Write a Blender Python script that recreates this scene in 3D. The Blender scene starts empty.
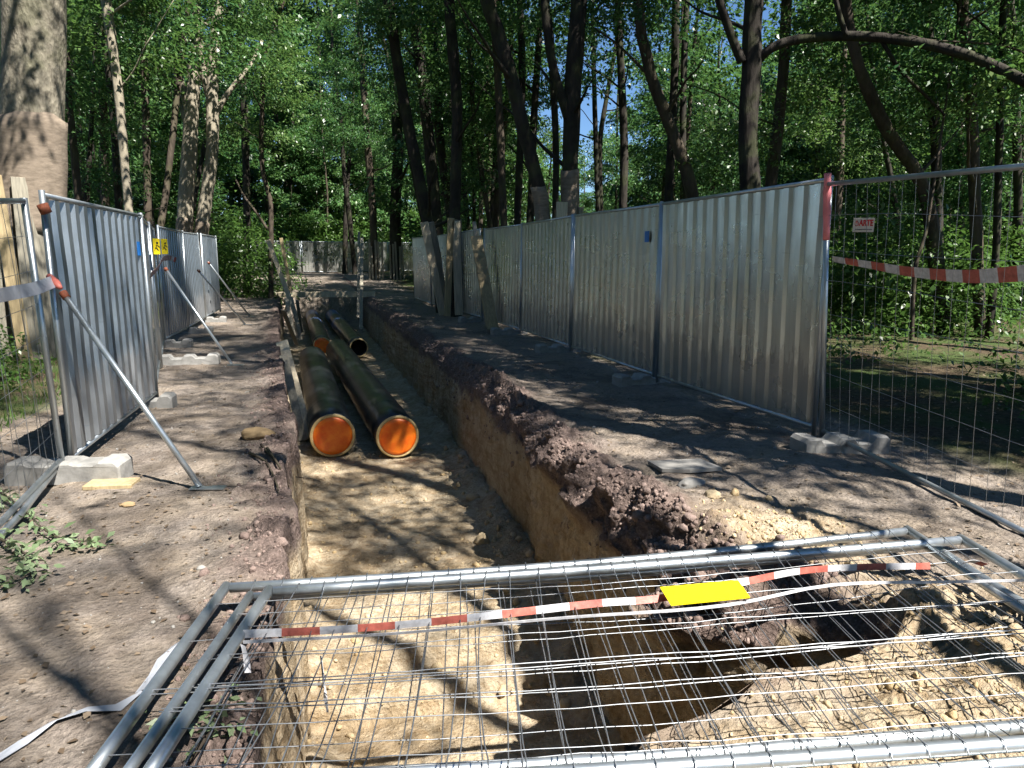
import bpy, math, random
import numpy as np
from mathutils import Vector, Matrix, Euler
R = math.radians
random.seed(7)
RNG = np.random.default_rng(11)
sc = bpy.context.scene
col = sc.collection

# ------------------------------------------------------------------ camera
FPX, HC = 710.0, 1.5
PITCH = math.atan(128 / 710); YAW = R(17.1)
cd = bpy.data.cameras.new('camera'); cam = bpy.data.objects.new('camera', cd); col.objects.link(cam)
cd.sensor_width = 36; cd.lens = 36 * FPX / 1024; cd.clip_start = 0.05; cd.clip_end = 2000
cam.location = (0, 0, HC); cam.rotation_euler = (math.pi / 2 - PITCH, 0, -YAW)
sc.camera = cam
_fw = np.array([math.sin(YAW) * math.cos(PITCH), math.cos(YAW) * math.cos(PITCH), -math.sin(PITCH)])
_rt = np.array([math.cos(YAW), -math.sin(YAW), 0.0]); _up = np.cross(_rt, _fw)
def ray(px, py): return _fw * FPX + _rt * (px - 512) - _up * (py - 384)
def G(px, py, z=0.0):                       # point of the plane z under a photo position
    r = ray(px, py); return np.array([0, 0, HC]) + r * ((z - HC) / r[2])
def AT(px, py, Y):                          # point of the plane y = Y under a photo position
    r = ray(px, py); return np.array([0, 0, HC]) + r * (Y / r[1])

# ------------------------------------------------------------------ light
SUN_EL, SUN_AZ = R(55), R(148)              # azimuth from +Y towards +X
w = bpy.data.worlds.new('World'); sc.world = w; w.use_nodes = True
nt = w.node_tree; bg = nt.nodes['Background']
sky = nt.nodes.new('ShaderNodeTexSky'); sky.sky_type = 'NISHITA'; sky.sun_disc = False
sky.sun_elevation = SUN_EL; sky.sun_rotation = SUN_AZ; sky.air_density = 1.0; sky.dust_density = 0.0; sky.ozone_density = 10.0
nt.links.new(sky.outputs[0], bg.inputs[0]); bg.inputs[1].default_value = 0.05
sd = bpy.data.lights.new('sun', 'SUN'); sun = bpy.data.objects.new('sun', sd); col.objects.link(sun)
sd.energy = 5.0; sd.angle = R(0.5); sd.color = (1.0, 0.95, 0.88)
SV = Vector((math.sin(SUN_AZ) * math.cos(SUN_EL), math.cos(SUN_AZ) * math.cos(SUN_EL), math.sin(SUN_EL)))
sun.rotation_euler = SV.to_track_quat('Z', 'Y').to_euler()
sun.location = SV * 60
sc.view_settings.view_transform = 'Standard'; sc.view_settings.look = 'None'
sc.view_settings.exposure = 1.62; sc.view_settings.gamma = 1
sc.render.engine = 'CYCLES'
cy = sc.cycles
cy.max_bounces = 6; cy.diffuse_bounces = 3; cy.glossy_bounces = 3; cy.transmission_bounces = 3; cy.transparent_max_bounces = 4
cy.caustics_reflective = False; cy.caustics_refractive = False; cy.sample_clamp_indirect = 6
cy.use_denoising = True
cy.use_adaptive_sampling = True; cy.adaptive_threshold = 0.02

# ------------------------------------------------------------------ numpy noise
def _hash(ix, iy, iz, seed):
    h = (ix.astype(np.int64) * 374761393 + iy.astype(np.int64) * 668265263 + iz.astype(np.int64) * 2147483647 + seed * 974711) & 0xffffffff
    h = ((h ^ (h >> 13)) * 1274126177) & 0xffffffff
    h = ((h ^ (h >> 16)) * 2246822519) & 0xffffffff
    return ((h ^ (h >> 15)) & 0xffff) / 32767.5 - 1.0
def vnoise(P, seed=0):
    P = np.asarray(P, float); I = np.floor(P).astype(np.int64); f = P - I; f = f * f * f * (f * (f * 6 - 15) + 10)
    r = 0
    for dx in (0, 1):
        for dy in (0, 1):
            for dz in (0, 1):
                wgt = (f[..., 0] if dx else 1 - f[..., 0]) * (f[..., 1] if dy else 1 - f[..., 1]) * (f[..., 2] if dz else 1 - f[..., 2])
                r = r + wgt * _hash(I[..., 0] + dx, I[..., 1] + dy, I[..., 2] + dz, seed)
    return r
def fbm(P, sc_, oct_=4, seed=0, gain=0.5):
    P = np.asarray(P, float) * sc_; a = 1.0; t = 0.0; r = 0
    for o in range(oct_):
        r = r + a * vnoise(P, seed + o * 17); t += a; a *= gain; P = P * 2.03 + 13.7
    return r / t
def sstep(a, b, x):
    t = np.clip((np.asarray(x, float) - a) / (b - a), 0, 1); return t * t * (3 - 2 * t)

# ------------------------------------------------------------------ object helpers
def tag(o, label=None, cat=None, group=None, kind=None):
    if label: o['label'] = label
    if cat: o['category'] = cat
    if group: o['group'] = group
    if kind: o['kind'] = kind
    return o
def thing(name, loc, label, cat, group=None, rot=(0, 0, 0)):
    o = bpy.data.objects.new(name, None); col.objects.link(o); o.location = loc; o.rotation_euler = rot
    o.empty_display_size = 0.1
    return tag(o, label, cat, group)
def mesh(name, V, F, mat, smooth=False):
    me = bpy.data.meshes.new(name)
    V = np.asarray(V, float).reshape(-1, 3)
    if isinstance(F, np.ndarray):
        n = F.shape[1]
        me.vertices.add(len(V)); me.vertices.foreach_set('co', V.astype(np.float32).ravel())
        me.loops.add(F.size); me.loops.foreach_set('vertex_index', F.astype(np.int32).ravel())
        me.polygons.add(len(F)); me.polygons.foreach_set('loop_start', np.arange(0, F.size, n, dtype=np.int32))
        me.polygons.foreach_set('loop_total', np.full(len(F), n, dtype=np.int32))
        me.update(calc_edges=True)
    else:
        me.from_pydata([tuple(v) for v in V], [], F); me.update()
    if smooth: me.polygons.foreach_set('use_smooth', np.ones(len(me.polygons), dtype=bool))
    if mat: me.materials.append(mat)
    me.validate()
    return me
def obj(name, V, F, mat, parent=None, smooth=False, world=True):
    V = np.asarray(V, float).reshape(-1, 3)
    if parent is not None and world: V = V - np.array(parent.location)
    o = bpy.data.objects.new(name, mesh(name, V, F, mat, smooth)); col.objects.link(o)
    if parent is not None: o.parent = parent
    return o
def copy_tree(o, parent=None):
    c = o.copy(); col.objects.link(c)
    if parent is not None: c.parent = parent
    for ch in o.children: copy_tree(ch, c)
    return c
class MB:
    def __init__(s): s.V = []; s.F = []
    def add(s, V, F):
        n = len(s.V); s.V += [tuple(map(float, v)) for v in V]; s.F += [tuple(int(i) + n for i in f) for f in F]; return s
    def box(s, c, d, rot=None, bev=0.0):
        x, y, z = (np.array(d) / 2).tolist(); b = min(bev, x * .9, y * .9, z * .9)
        if b <= 0:
            V = np.array([(i, j, k) for k in (-z, z) for j in (-y, y) for i in (-x, x)])
            F = [(0, 2, 3, 1), (4, 5, 7, 6), (0, 1, 5, 4), (2, 6, 7, 3), (0, 4, 6, 2), (1, 3, 7, 5)]
        else:                                   # octagonal section along x, ends inset
            V = []; 
            for sx, ins in ((-x, 1), (-x + b, 0), (x - b, 0), (x, 1)):
                yy, zz = y - b * ins, z - b * ins
                V += [(sx, -yy + b, -zz), (sx, yy - b, -zz), (sx, yy, -zz + b), (sx, yy, zz - b), (sx, yy - b, zz), (sx, -yy + b, zz), (sx, -yy, zz - b), (sx, -yy, -zz + b)]
            V = np.array(V); F = [tuple(range(7, -1, -1)), tuple(range(24, 32))]
            for r in range(3):
                for k in range(8): F.append((r * 8 + k, r * 8 + (k + 1) % 8, r * 8 + 8 + (k + 1) % 8, r * 8 + 8 + k))
        if rot is not None:
            M = np.array(Euler(rot).to_matrix() if not isinstance(rot, np.ndarray) else rot); V = V @ M.T
        return s.add(V + np.array(c), F)
    def beam(s, a, b, wd, th, roll=0.0, bev=0.004):  # plank from a to b
        a = np.array(a, float); b = np.array(b, float); L = np.linalg.norm(b - a); X = (b - a) / L
        ref = np.array([0, 0, 1.0]) if abs(X[2]) < .9 else np.array([0, 1.0, 0])
        Y = np.cross(ref, X); Y /= np.linalg.norm(Y); Z = np.cross(X, Y)
        Y, Z = Y * math.cos(roll) + Z * math.sin(roll), -Y * math.sin(roll) + Z * math.cos(roll)
        return s.box((a + b) / 2, (L, wd, th), np.stack([X, Y, Z], 1), bev)
    def tube(s, pts, r, n=8, cap=True):
        V, F = tube(pts, r, n, cap); return s.add(V, F)
    def obj(s, name, mat, parent=None, smooth=False, world=True): return obj(name, s.V, s.F, mat, parent, smooth, world)
def tube(pts, r, n=8, cap=True, lump=0.0, seed=0):
    P = np.asarray(pts, float); m = len(P); rr = np.full(m, r) if np.isscalar(r) else np.asarray(r, float)
    T = np.gradient(P, axis=0); T /= np.linalg.norm(T, axis=1)[:, None] + 1e-12
    ref = np.array([0, 0, 1.0]) if abs(T[0, 2]) < .9 else np.array([1.0, 0, 0])
    u = np.cross(T[0], ref); u /= np.linalg.norm(u); V = []; 
    a = np.arange(n) * 2 * math.pi / n
    for i in range(m):
        u = u - T[i] * (u @ T[i]); u /= np.linalg.norm(u); v = np.cross(T[i], u)
        rad = rr[i]
        ring = P[i] + (np.cos(a)[:, None] * u + np.sin(a)[:, None] * v) * rad
        if lump: 
            k = 1 + lump * fbm(ring / max(rr[0], .02) * np.array([1, 1, .35]), .9, 3, seed)
            ring = P[i] + (ring - P[i]) * k[:, None]
        V.append(ring)
    V = np.concatenate(V); F = []
    for i in range(m - 1):
        for k in range(n): F.append((i * n + k, i * n + (k + 1) % n, (i + 1) * n + (k + 1) % n, (i + 1) * n + k))
    if cap: F.append(tuple(range(n - 1, -1, -1))); F.append(tuple(range((m - 1) * n, m * n)))
    return V, F
def smooth_path(pts, per=6):
    P = np.asarray(pts, float)
    if len(P) < 3: return np.array([P[0] + (P[-1] - P[0]) * t for t in np.linspace(0, 1, per + 1)])
    Q = np.vstack([2 * P[0] - P[1], P, 2 * P[-1] - P[-2]]); out = []
    for i in range(1, len(Q) - 2):
        p0, p1, p2, p3 = Q[i - 1], Q[i], Q[i + 1], Q[i + 2]
        for t in np.linspace(0, 1, per, endpoint=False):
            out.append(.5 * (2 * p1 + (p2 - p0) * t + (2 * p0 - 5 * p1 + 4 * p2 - p3) * t * t + (3 * p1 - 3 * p2 + p3 - p0) * t ** 3))
    out.append(P[-1]); return np.array(out)

# ------------------------------------------------------------------ materials
def material(name):
    m = bpy.data.materials.new(name); m.use_nodes = True; n = m.node_tree
    return m, n, n.nodes['Principled BSDF'], n.nodes['Material Output']
def N(n, t, **kw):
    x = n.nodes.new(t)
    for k, v in kw.items():
        if k in x.inputs: x.inputs[k].default_value = v
        else: setattr(x, k, v)
    return x
def L(n, a, b): n.links.new(a, b)
def coords(n, scale=(1, 1, 1), kind='Object'):
    t = N(n, 'ShaderNodeTexCoord'); mp = N(n, 'ShaderNodeMapping'); mp.inputs['Scale'].default_value = scale
    L(n, t.outputs[kind], mp.inputs['Vector']); return mp.outputs[0]
def noise(n, vec, s, det=4, rough=.6, dist=0):
    x = N(n, 'ShaderNodeTexNoise'); x.inputs['Scale'].default_value = s; x.inputs['Detail'].default_value = det; x.inputs['Roughness'].default_value = rough; x.inputs['Distortion'].default_value = dist
    L(n, vec, x.inputs['Vector']); return x.outputs[0]
def ramp(n, fac, stops):
    x = N(n, 'ShaderNodeValToRGB'); e = x.color_ramp.elements
    while len(e) < len(stops): e.new(.5)
    for i, (p, c) in enumerate(stops):
        e[i].position = p; e[i].color = (c, c, c, 1) if np.isscalar(c) else (*c, 1)
    L(n, fac, x.inputs[0]); return x.outputs[0]
def mix(n, fac, a, b, mode='MIX'):
    x = N(n, 'ShaderNodeMix'); x.data_type = 'RGBA'; x.blend_type = mode
    for v, i in ((fac, 0), (a, 6), (b, 7)):
        if hasattr(v, 'is_linked'): L(n, v, x.inputs[i])
        else: x.inputs[i].default_value = v if i == 0 else (*v, 1)
    return x.outputs[2]
def bump(n, bsdf, h, strength=.4, dist=.02):
    x = N(n, 'ShaderNodeBump'); x.inputs['Strength'].default_value = strength; x.inputs['Distance'].default_value = dist
    L(n, h, x.inputs['Height']); L(n, x.outputs[0], bsdf.inputs['Normal']); return x
def math_(n, op, a, b=None):
    x = N(n, 'ShaderNodeMath'); x.operation = op
    for i, v in enumerate((a, b)):
        if v is None: continue
        if hasattr(v, 'is_linked'): L(n, v, x.inputs[i])
        else: x.inputs[i].default_value = v
    return x.outputs[0]

def mat_metal(name, base=(.5, .53, .55), rough=.38, dirt=.25, metallic=.85, streak=(3, 3, .5)):
    m, n, b, o = material(name); v = coords(n, streak)
    k = noise(n, v, 4, 5, .65); k2 = noise(n, coords(n), 1.3, 4)
    c = mix(n, ramp(n, k, [(.35, 0), (.75, 1)]), base, tuple(x * .72 for x in base))
    c = mix(n, math_(n, 'MULTIPLY', ramp(n, k2, [(.45, 0), (.8, 1)]), dirt), c, (.22, .18, .13))
    L(n, c, b.inputs['Base Color']); b.inputs['Metallic'].default_value = metallic
    L(n, ramp(n, k2, [(.2, rough - .08), (.8, rough + .14)]), b.inputs['Roughness'])
    if 'sheet' in name:                       # splashed mud along the foot, scratches
        sx = N(n, 'ShaderNodeSeparateXYZ'); tc = N(n, 'ShaderNodeTexCoord'); L(n, tc.outputs['Object'], sx.inputs[0])
        e = math_(n, 'ADD', sx.outputs['Z'], math_(n, 'MULTIPLY', noise(n, coords(n, (6, 6, 1.2)), 2.5, 6, .75), -1.15))
        mud = ramp(n, e, [(.0, .4), (.1, 0)]); c = mix(n, mud, c, (.17, .13, .095))
        scr = ramp(n, noise(n, coords(n, (1, 1, 14)), 3.5, 3, .6), [(.66, 0), (.7, .5)]); c = mix(n, scr, c, tuple(x * .55 for x in base))
        L(n, c, b.inputs['Base Color']); L(n, math_(n, 'SUBTRACT', metallic, math_(n, 'MULTIPLY', mud, .8)), b.inputs['Metallic'])
        bump(n, b, noise(n, coords(n, (1.2, 1.2, 1.2)), 1.8, 3), .25, .03); return m
    bump(n, b, k, .06, .004)
    return m
def mat_simple(name, c, rough=.6, var=.25, s=8, bumpy=.2, spec=.4, metallic=0, scale=(1, 1, 1)):
    m, n, b, o = material(name); v = coords(n, scale); k = noise(n, v, s, 5, .65)
    L(n, mix(n, ramp(n, k, [(.3, 0), (.7, 1)]), tuple(min(1, x * (1 + var)) for x in c), tuple(x * (1 - var) for x in c)), b.inputs['Base Color'])
    b.inputs['Roughness'].default_value = rough; b.inputs['Specular IOR Level'].default_value = spec; b.inputs['Metallic'].default_value = metallic
    if bumpy: bump(n, b, k, bumpy, .01)
    return m
def mat_bark(name, c1, c2, moss=0.0, s=1.0, zs=.22):
    m, n, b, o = material(name); v = coords(n, (1, 1, zs))
    vo = N(n, 'ShaderNodeTexVoronoi'); vo.inputs['Scale'].default_value = 16 * s; L(n, v, vo.inputs['Vector'])
    k = noise(n, v, 9 * s, 6, .7, .6); k2 = noise(n, coords(n, (1, 1, .6)), 1.6, 4)
    h = math_(n, 'ADD', math_(n, 'MULTIPLY', vo.outputs['Distance'], .6), k)
    c = mix(n, ramp(n, k, [(.3, 0), (.7, 1)]), c1, c2)
    c = mix(n, ramp(n, k2, [(.45, 0), (.7, .7)]), c, tuple(x * 1.5 for x in c2))
    if moss: c = mix(n, math_(n, 'MULTIPLY', ramp(n, noise(n, coords(n), 2.3, 3), [(.48, 0), (.62, 1)]), moss), c, (.07, .09, .03))
    L(n, c, b.inputs['Base Color']); b.inputs['Roughness'].default_value = .9; b.inputs['Specular IOR Level'].default_value = .2
    bump(n, b, h, .7, .03); return m
def mat_leaf(name, stops, trans=.42, rough=.36):
    m, n, b, o = material(name); g = N(n, 'ShaderNodeNewGeometry'); oi = N(n, 'ShaderNodeObjectInfo')
    big = noise(n, coords(n), .9, 3)
    f = math_(n, 'ADD', math_(n, 'MULTIPLY', g.outputs['Random Per Island'], .55), math_(n, 'ADD', math_(n, 'MULTIPLY', oi.outputs['Random'], .25), math_(n, 'MULTIPLY', big, .3)))
    c = ramp(n, f, stops); L(n, c, b.inputs['Base Color']); b.inputs['Roughness'].default_value = rough; b.inputs['Specular IOR Level'].default_value = .45
    t = N(n, 'ShaderNodeBsdfTranslucent'); L(n, mix(n, .5, c, (.11, .21, .04), 'MIX'), t.inputs['Color'])
    ms = N(n, 'ShaderNodeMixShader'); ms.inputs[0].default_value = trans
    L(n, b.outputs[0], ms.inputs[1]); L(n, t.outputs[0], ms.inputs[2]); L(n, ms.outputs[0], o.inputs['Surface']); return m

M = {}
M['galv'] = mat_metal('galvanised_tube', (.52, .57, .6), .36, .2)
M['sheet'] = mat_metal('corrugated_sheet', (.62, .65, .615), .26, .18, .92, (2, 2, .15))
M['sheet_dark'] = mat_metal('corrugated_sheet_dark', (.34, .40, .45), .36, .2, .8, (2, 2, .2))  # darker, bluer base for the left panels
M['wire'] = mat_metal('zinc_wire', (.36, .38, .40), .42, .2)
M['rust'] = mat_simple('rusty_clamp', (.20, .06, .03), .8, .4, 30)
M['concrete'] = mat_simple('concrete', (.25, .245, .23), .9, .3, 9, .5)
M['wood'] = mat_simple('fresh_timber', (.37, .29, .165), .75, .3, 5, .3, .3, 0, (6, 6, .6))
M['wood_grey'] = mat_simple('grey_timber', (.26, .24, .19), .85, .35, 5, .4, .2, 0, (6, 6, .6))
M['wood_pale'] = mat_simple('pale_timber', (.50, .43, .31), .8, .25, 5, .3, .3, 0, (6, 6, .6))
M['burlap'] = mat_simple('burlap', (.215, .175, .135), .95, .3, 7, .6, .1, 0, (1, 1, 3))
M['pipe'] = mat_simple('black_polyethylene', (.008, .010, .014), .33, .5, 3, .08, .4)
M['foam'] = mat_simple('insulation_foam', (.55, .42, .2), .8, .2, 20)
M['wrap'] = mat_simple('blue_film', (.10, .16, .33), .35, .3, 8)
M['hole'] = mat_simple('steel_bore', (.05, .04, .035), .8)
M['pink'] = mat_simple('pink_tape', (.7, .22, .24), .6, .2)
M['red'] = mat_simple('red_tape', (.44, .12, .09), .5, .3, 30)
M['white'] = mat_simple('white_tape', (.55, .55, .57), .5, .25, 30)
M['yellow'] = mat_simple('yellow_plastic', (.85, .66, .01), .4, .06, 5, 0)
M['blue'] = mat_simple('blue_sticker', (.02, .16, .5), .5, .1)
M['black'] = mat_simple('black_print', (.01, .01, .01), .6)
M['signred'] = mat_simple('red_print', (.6, .03, .03), .5, .1)
M['signwhite'] = mat_simple('white_board', (.62, .58, .52), .5, .08)
M['grey'] = mat_simple('grey_print', (.16, .15, .15), .6)
M['stone_y'] = mat_simple('yellow_sandstone', (.27, .19, .10), .9, .3, 12, .5)
M['stone_p'] = mat_simple('pale_stone', (.27, .26, .24), .85, .2, 12, .4)
M['film'] = mat_simple('white_film', (.36, .38, .42), .45, .1, 6, .3)
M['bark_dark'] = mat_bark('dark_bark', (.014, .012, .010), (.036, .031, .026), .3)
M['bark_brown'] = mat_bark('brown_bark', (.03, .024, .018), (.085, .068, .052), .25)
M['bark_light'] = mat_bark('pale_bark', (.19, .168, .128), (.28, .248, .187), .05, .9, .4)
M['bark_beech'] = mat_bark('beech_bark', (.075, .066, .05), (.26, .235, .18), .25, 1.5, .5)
GREEN = [(.1, (.010, .034, .014)), (.4, (.030, .092, .030)), (.7, (.066, .16, .05)), (1, (.14, .25, .095))]
M['leaf'] = mat_leaf('forest_leaf', GREEN)
M['leaf2'] = mat_leaf('light_forest_leaf', [(.1, (.016, .056, .02)), (.45, (.055, .145, .042)), (1, (.18, .30, .11))])
M['leaf3'] = mat_leaf('dark_forest_leaf', [(.1, (.008, .025, .012)), (.5, (.02, .06, .022)), (1, (.06, .12, .045))], .3)
M['leaf4'] = mat_leaf('yellowish_forest_leaf', [(.1, (.03, .07, .012)), (.5, (.085, .17, .045)), (1, (.22, .30, .10))], .45)
M['herb'] = mat_leaf('herb_leaf', [(.1, (.03, .07, .012)), (.5, (.06, .13, .025)), (1, (.12, .2, .05))])
M['cutleaf'] = mat_leaf('wilted_leaf', [(.1, (.10, .16, .07)), (.5, (.2, .27, .14)), (1, (.3, .36, .22))], .25)
M['litter'] = mat_leaf('dry_leaf', [(.1, (.06, .04, .025)), (.5, (.14, .10, .065)), (.85, (.26, .2, .14)), (1, (.4, .36, .26))], .1, .7)

def mat_ground():
    m, n, b, o = material('ground_soil'); v = coords(n)
    a_s = N(n, 'ShaderNodeAttribute', attribute_name='sand'); a_t = N(n, 'ShaderNodeAttribute', attribute_name='topsoil'); a_f = N(n, 'ShaderNodeAttribute', attribute_name='forest')
    n1 = noise(n, v, 2.2, 6, .65); n2 = noise(n, v, 17, 6, .7); n3 = noise(n, v, 70, 5, .7); n4 = noise(n, v, .8, 4)
    vo = N(n, 'ShaderNodeTexVoronoi'); vo.inputs['Scale'].default_value = 38; L(n, v, vo.inputs['Vector'])
    path = mix(n, ramp(n, n2, [(.3, 0), (.7, 1)]), (.14, .118, .10), (.315, .272, .235))
    path = mix(n, ramp(n, n1, [(.4, 0), (.68, .6)]), path, (.33, .265, .19))
    path = mix(n, ramp(n, n3, [(.56, 0), (.7, .6)]), path, (.40, .35, .29)); path = mix(n, ramp(n, n3, [(.3, .6), (.42, 0)]), path, (.06, .048, .038))
    path = mix(n, ramp(n, noise(n, v, .9, 5, .7, 1.2), [(.5, 0), (.62, .55)]), path, (.085, .066, .052))
    top = mix(n, ramp(n, n2, [(.3, 0), (.7, 1)]), (.075, .055, .047), (.20, .15, .13))
    top = mix(n, ramp(n, n3, [(.5, 0), (.72, .7)]), top, (.33, .25, .22))
    vs = coords(n, (5, 5, .55)); st = noise(n, vs, 2.5, 6, .7)
    sand = mix(n, ramp(n, n2, [(.3, 0), (.72, 1)]), (.30, .225, .135), (.49, .405, .285))
    sand = mix(n, ramp(n, n1, [(.42, 0), (.7, .75)]), sand, (.55, .48, .37))
    sand = mix(n, ramp(n, noise(n, coords(n, (.5, .5, 9)), 1.6, 5, .7), [(.5, 0), (.62, .35)]), sand, (.20, .125, .055))
    sand = mix(n, ramp(n, noise(n, v, 6, 6, .75, .8), [(.52, 0), (.66, .6)]), sand, (.22, .14, .065))
    sand = mix(n, ramp(n, st, [(.48, 0), (.68, .6)]), sand, (.19, .125, .06))
    forest = mix(n, ramp(n, n2, [(.35, 0), (.65, 1)]), (.045, .034, .022), (.12, .09, .055))
    forest = mix(n, ramp(n, n4, [(.42, 0), (.6, .85)]), forest, (.05, .085, .022))
    c = mix(n, a_f.outputs['Fac'], path, forest)
    c = mix(n, a_t.outputs['Fac'], c, top)
    c = mix(n, a_s.outputs['Fac'], c, sand)
    L(n, c, b.inputs['Base Color']); b.inputs['Roughness'].default_value = .95; b.inputs['Specular IOR Level'].default_value = .15
    h = math_(n, 'ADD', math_(n, 'MULTIPLY', n2, 1.0), math_(n, 'ADD', math_(n, 'MULTIPLY', n3, .45), math_(n, 'MULTIPLY', vo.outputs['Distance'], .35)))
    bump(n, b, h, .9, .04); return m
M['ground'] = mat_ground()
def mat_clod(name, a, b_, c_):
    m, n, b, o = material(name); v = coords(n); k = noise(n, v, 25, 5, .7); g = N(n, 'ShaderNodeNewGeometry')
    c = mix(n, ramp(n, k, [(.3, 0), (.7, 1)]), a, b_); c = mix(n, math_(n, 'MULTIPLY', g.outputs['Random Per Island'], .6), c, c_)
    L(n, c, b.inputs['Base Color']); b.inputs['Roughness'].default_value = .95; b.inputs['Specular IOR Level'].default_value = .15
    bump(n, b, noise(n, v, 60, 5, .7), .7, .02); return m
M['clod_top'] = mat_clod('topsoil_clod', (.08, .058, .05), (.23, .17, .148), (.34, .26, .225))
M['clod_sand'] = mat_clod('sand_clod', (.34, .24, .12), (.5, .39, .23), (.55, .47, .34))

# ------------------------------------------------------------------ terrain: one sheet with the trench cut into it
Yk = [-60, 0.6, 1.3, 1.72, 1.86, 1.97, 2.12, 2.45, 2.8, 3.2, 4.0, 5.7, 9.1, 15, 25, 38, 40, 300]
XR = [0.5, 0.5, 0.6, 0.76, .92, 2.02, 2.26, 2.22, 2.02, 1.92, 1.88, 2.0, 2.18, 2.32, 2.55, 2.7, 2.7, 2.7]
XLk = [(-60, -.25), (1.5, -.2), (2.0, -.19), (2.8, -.18), (3.5, -.09), (5.1, -.11), (6, -.06), (9, -.14), (12, -.25), (19, -.35), (30, -.45), (38, -.4), (300, -.4)]
def xR(y): return np.interp(y, Yk, XR)
def xL(y): return np.interp(y, [a for a, _ in XLk], [b for _, b in XLk])
def zF(y):
    y = np.asarray(y, float)
    z = -1.16 - .05 * sstep(10, 20, y) - .13 * sstep(4.50, 4.44, y) - .15 * sstep(4.22, 4.15, y) - .12 * sstep(3.8, 2.6, y)
    return z * sstep(.3, .75, y) * sstep(30.6, 29.9, y)
def rise(x, y):
    return .45 * sstep(26, 46, y) + .12 * fbm(np.stack([x, y, 0 * x], -1), .22, 3, 5) * sstep(4, 10, np.abs(x - 1))
def build_terrain():
    ys = np.concatenate([-np.geomspace(160, 1.2, 14), np.linspace(-1, 1.4, 18), np.arange(1.45, 6, .024), np.arange(6, 12, .055), np.arange(12, 42, .2), np.geomspace(42, 420, 26)])
    nu = [('fl', 28), ('l', 66), ('lw', 34), ('f', 60), ('rw', 64), ('r', 110), ('fr', 34)]
    rows = []; S = []; TS = []; FO = []
    for y in ys:
        a, b, zf = float(xL(y)), float(xR(y)), float(zF(y))
        wob = lambda s: float(fbm(np.array([[s, y, 0]]), 1.6, 4, 3)[0])
        a += .07 * wob(7.7) * (zf < -.02); b += .07 * wob(3.1) * (zf < -.02)
        fl, fr = a + .04, b - .04 - .05 * wob(9.2)
        if fr < fl + .15: fr = fl + .15
        x = []; z = []; reg = []
        x += list(a - 3.2 - np.geomspace(.2, 260, 28)[::-1]); z += [0] * 28; reg += [0] * 28
        x += list(a - 3.0 * (1 - np.linspace(0, 1, 66) ** .75)); z += [0] * 66; reg += [1] * 66
        t = np.linspace(0, 1, 36)[1:-1]; x += list(a + (fl - a) * t); z += list(zf * t); reg += [2] * 34
        t = np.linspace(0, 1, 60); x += list(fl + (fr - fl) * t); z += list(zf * np.ones(60)); reg += [3] * 60
        t = np.linspace(0, 1, 66)[1:-1]; top = np.clip((t - .78) / .22, 0, 1)
        x += list(fr + (b - fr) * t + .16 * top ** 2); z += list(zf * (1 - t)); reg += [4] * 64
        x += list(b + .16 + 4.3 * np.linspace(0, 1, 110) ** 1.35); z += [0] * 110; reg += [5] * 110
        x += list(b + 4.5 + np.geomspace(.15, 260, 34)); z += [0] * 34; reg += [6] * 34
        rows.append(np.stack([x, np.full(len(x), y), z], 1))
    P = np.array(rows); reg = np.array(reg); ny, nx = P.shape[:2]
    X, Y, Z = P[..., 0].copy(), P[..., 1].copy(), P[..., 2].copy()
    Rg = np.broadcast_to(reg, X.shape)
    near = sstep(45, 12, Y) * sstep(-20, 0, Y)
    deep = (zF(Y) < -.1)
    lipd_r = np.abs(X - (xR(Y) + .1)); lipd_l = np.abs(X - xL(Y))
    gnd = np.isin(Rg, (0, 1, 5, 6))
    f1 = fbm(P, 1.1, 4, 21); f2 = fbm(P, 5.5, 4, 31); f3 = fbm(P, 15, 3, 41); f4 = np.abs(fbm(P, 9, 3, 51))
    lump_r = np.exp(-(lipd_r / .23) ** 2) * deep; lump_l = np.exp(-(lipd_l / .3) ** 2) * deep
    # ground relief
    dz = (.045 * f1 + .018 * f2 + .008 * f3) * (.4 + .6 * near)
    dz = dz + lump_r * (.02 + .10 * np.maximum(f1 + .25, 0) + .07 * f2 + .05 * f3) * sstep(14, 5, Y) * 1.2 + lump_r * .05 * f2
    dz = dz + lump_l * (.03 + .09 * np.maximum(f1 + .1, 0) + .06 * f2 + .035 * f3)
    heap = np.exp(-(((X - 2.55) / .75) ** 2 + ((Y - 1.75) / .6) ** 2)) + .8 * np.exp(-(((X - 2.55) / .35) ** 2 + ((Y - 3.1) / .45) ** 2)) + .5 * np.exp(-(((X - 1.3) / .6) ** 2 + ((Y - 1.45) / .3) ** 2))
    heap = heap * (Rg == 5)
    dz = dz + heap * (.04 + .06 * f2 + .03 * f3)
    Z = np.where(gnd, Z + dz, Z)
    Z = np.where(~gnd, Z + rise(X, Y), Z)
    Z = np.where(gnd, Z + rise(X, Y) + .5 * fbm(P, .02, 2, 77) * sstep(60, 140, np.hypot(X, Y)), Z)
    # floor relief
    fz = .045 * fbm(P, 1.4, 4, 61) + .02 * f2 + .008 * f3
    side = np.minimum(np.abs(X - xL(Y)), np.abs(X - xR(Y) + .1))
    fz = fz + .10 * np.exp(-(side / .16) ** 2) * (.6 + f2)
    Z = np.where((Rg == 3) & deep, Z + fz, Z)
    # steps in the floor are ragged
    # right wall: vertical spade grooves, undercut topsoil with lumps near its top
    depth = -Z
    Pv = P * np.array([1, 1, .3])
    g = .085 * fbm(Pv, 2.6, 5, 71, .6) + .035 * fbm(Pv, 10, 4, 81, .6) + .02 * f3 - .05 * f4
    topm = sstep(.52, .12, depth)
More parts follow.
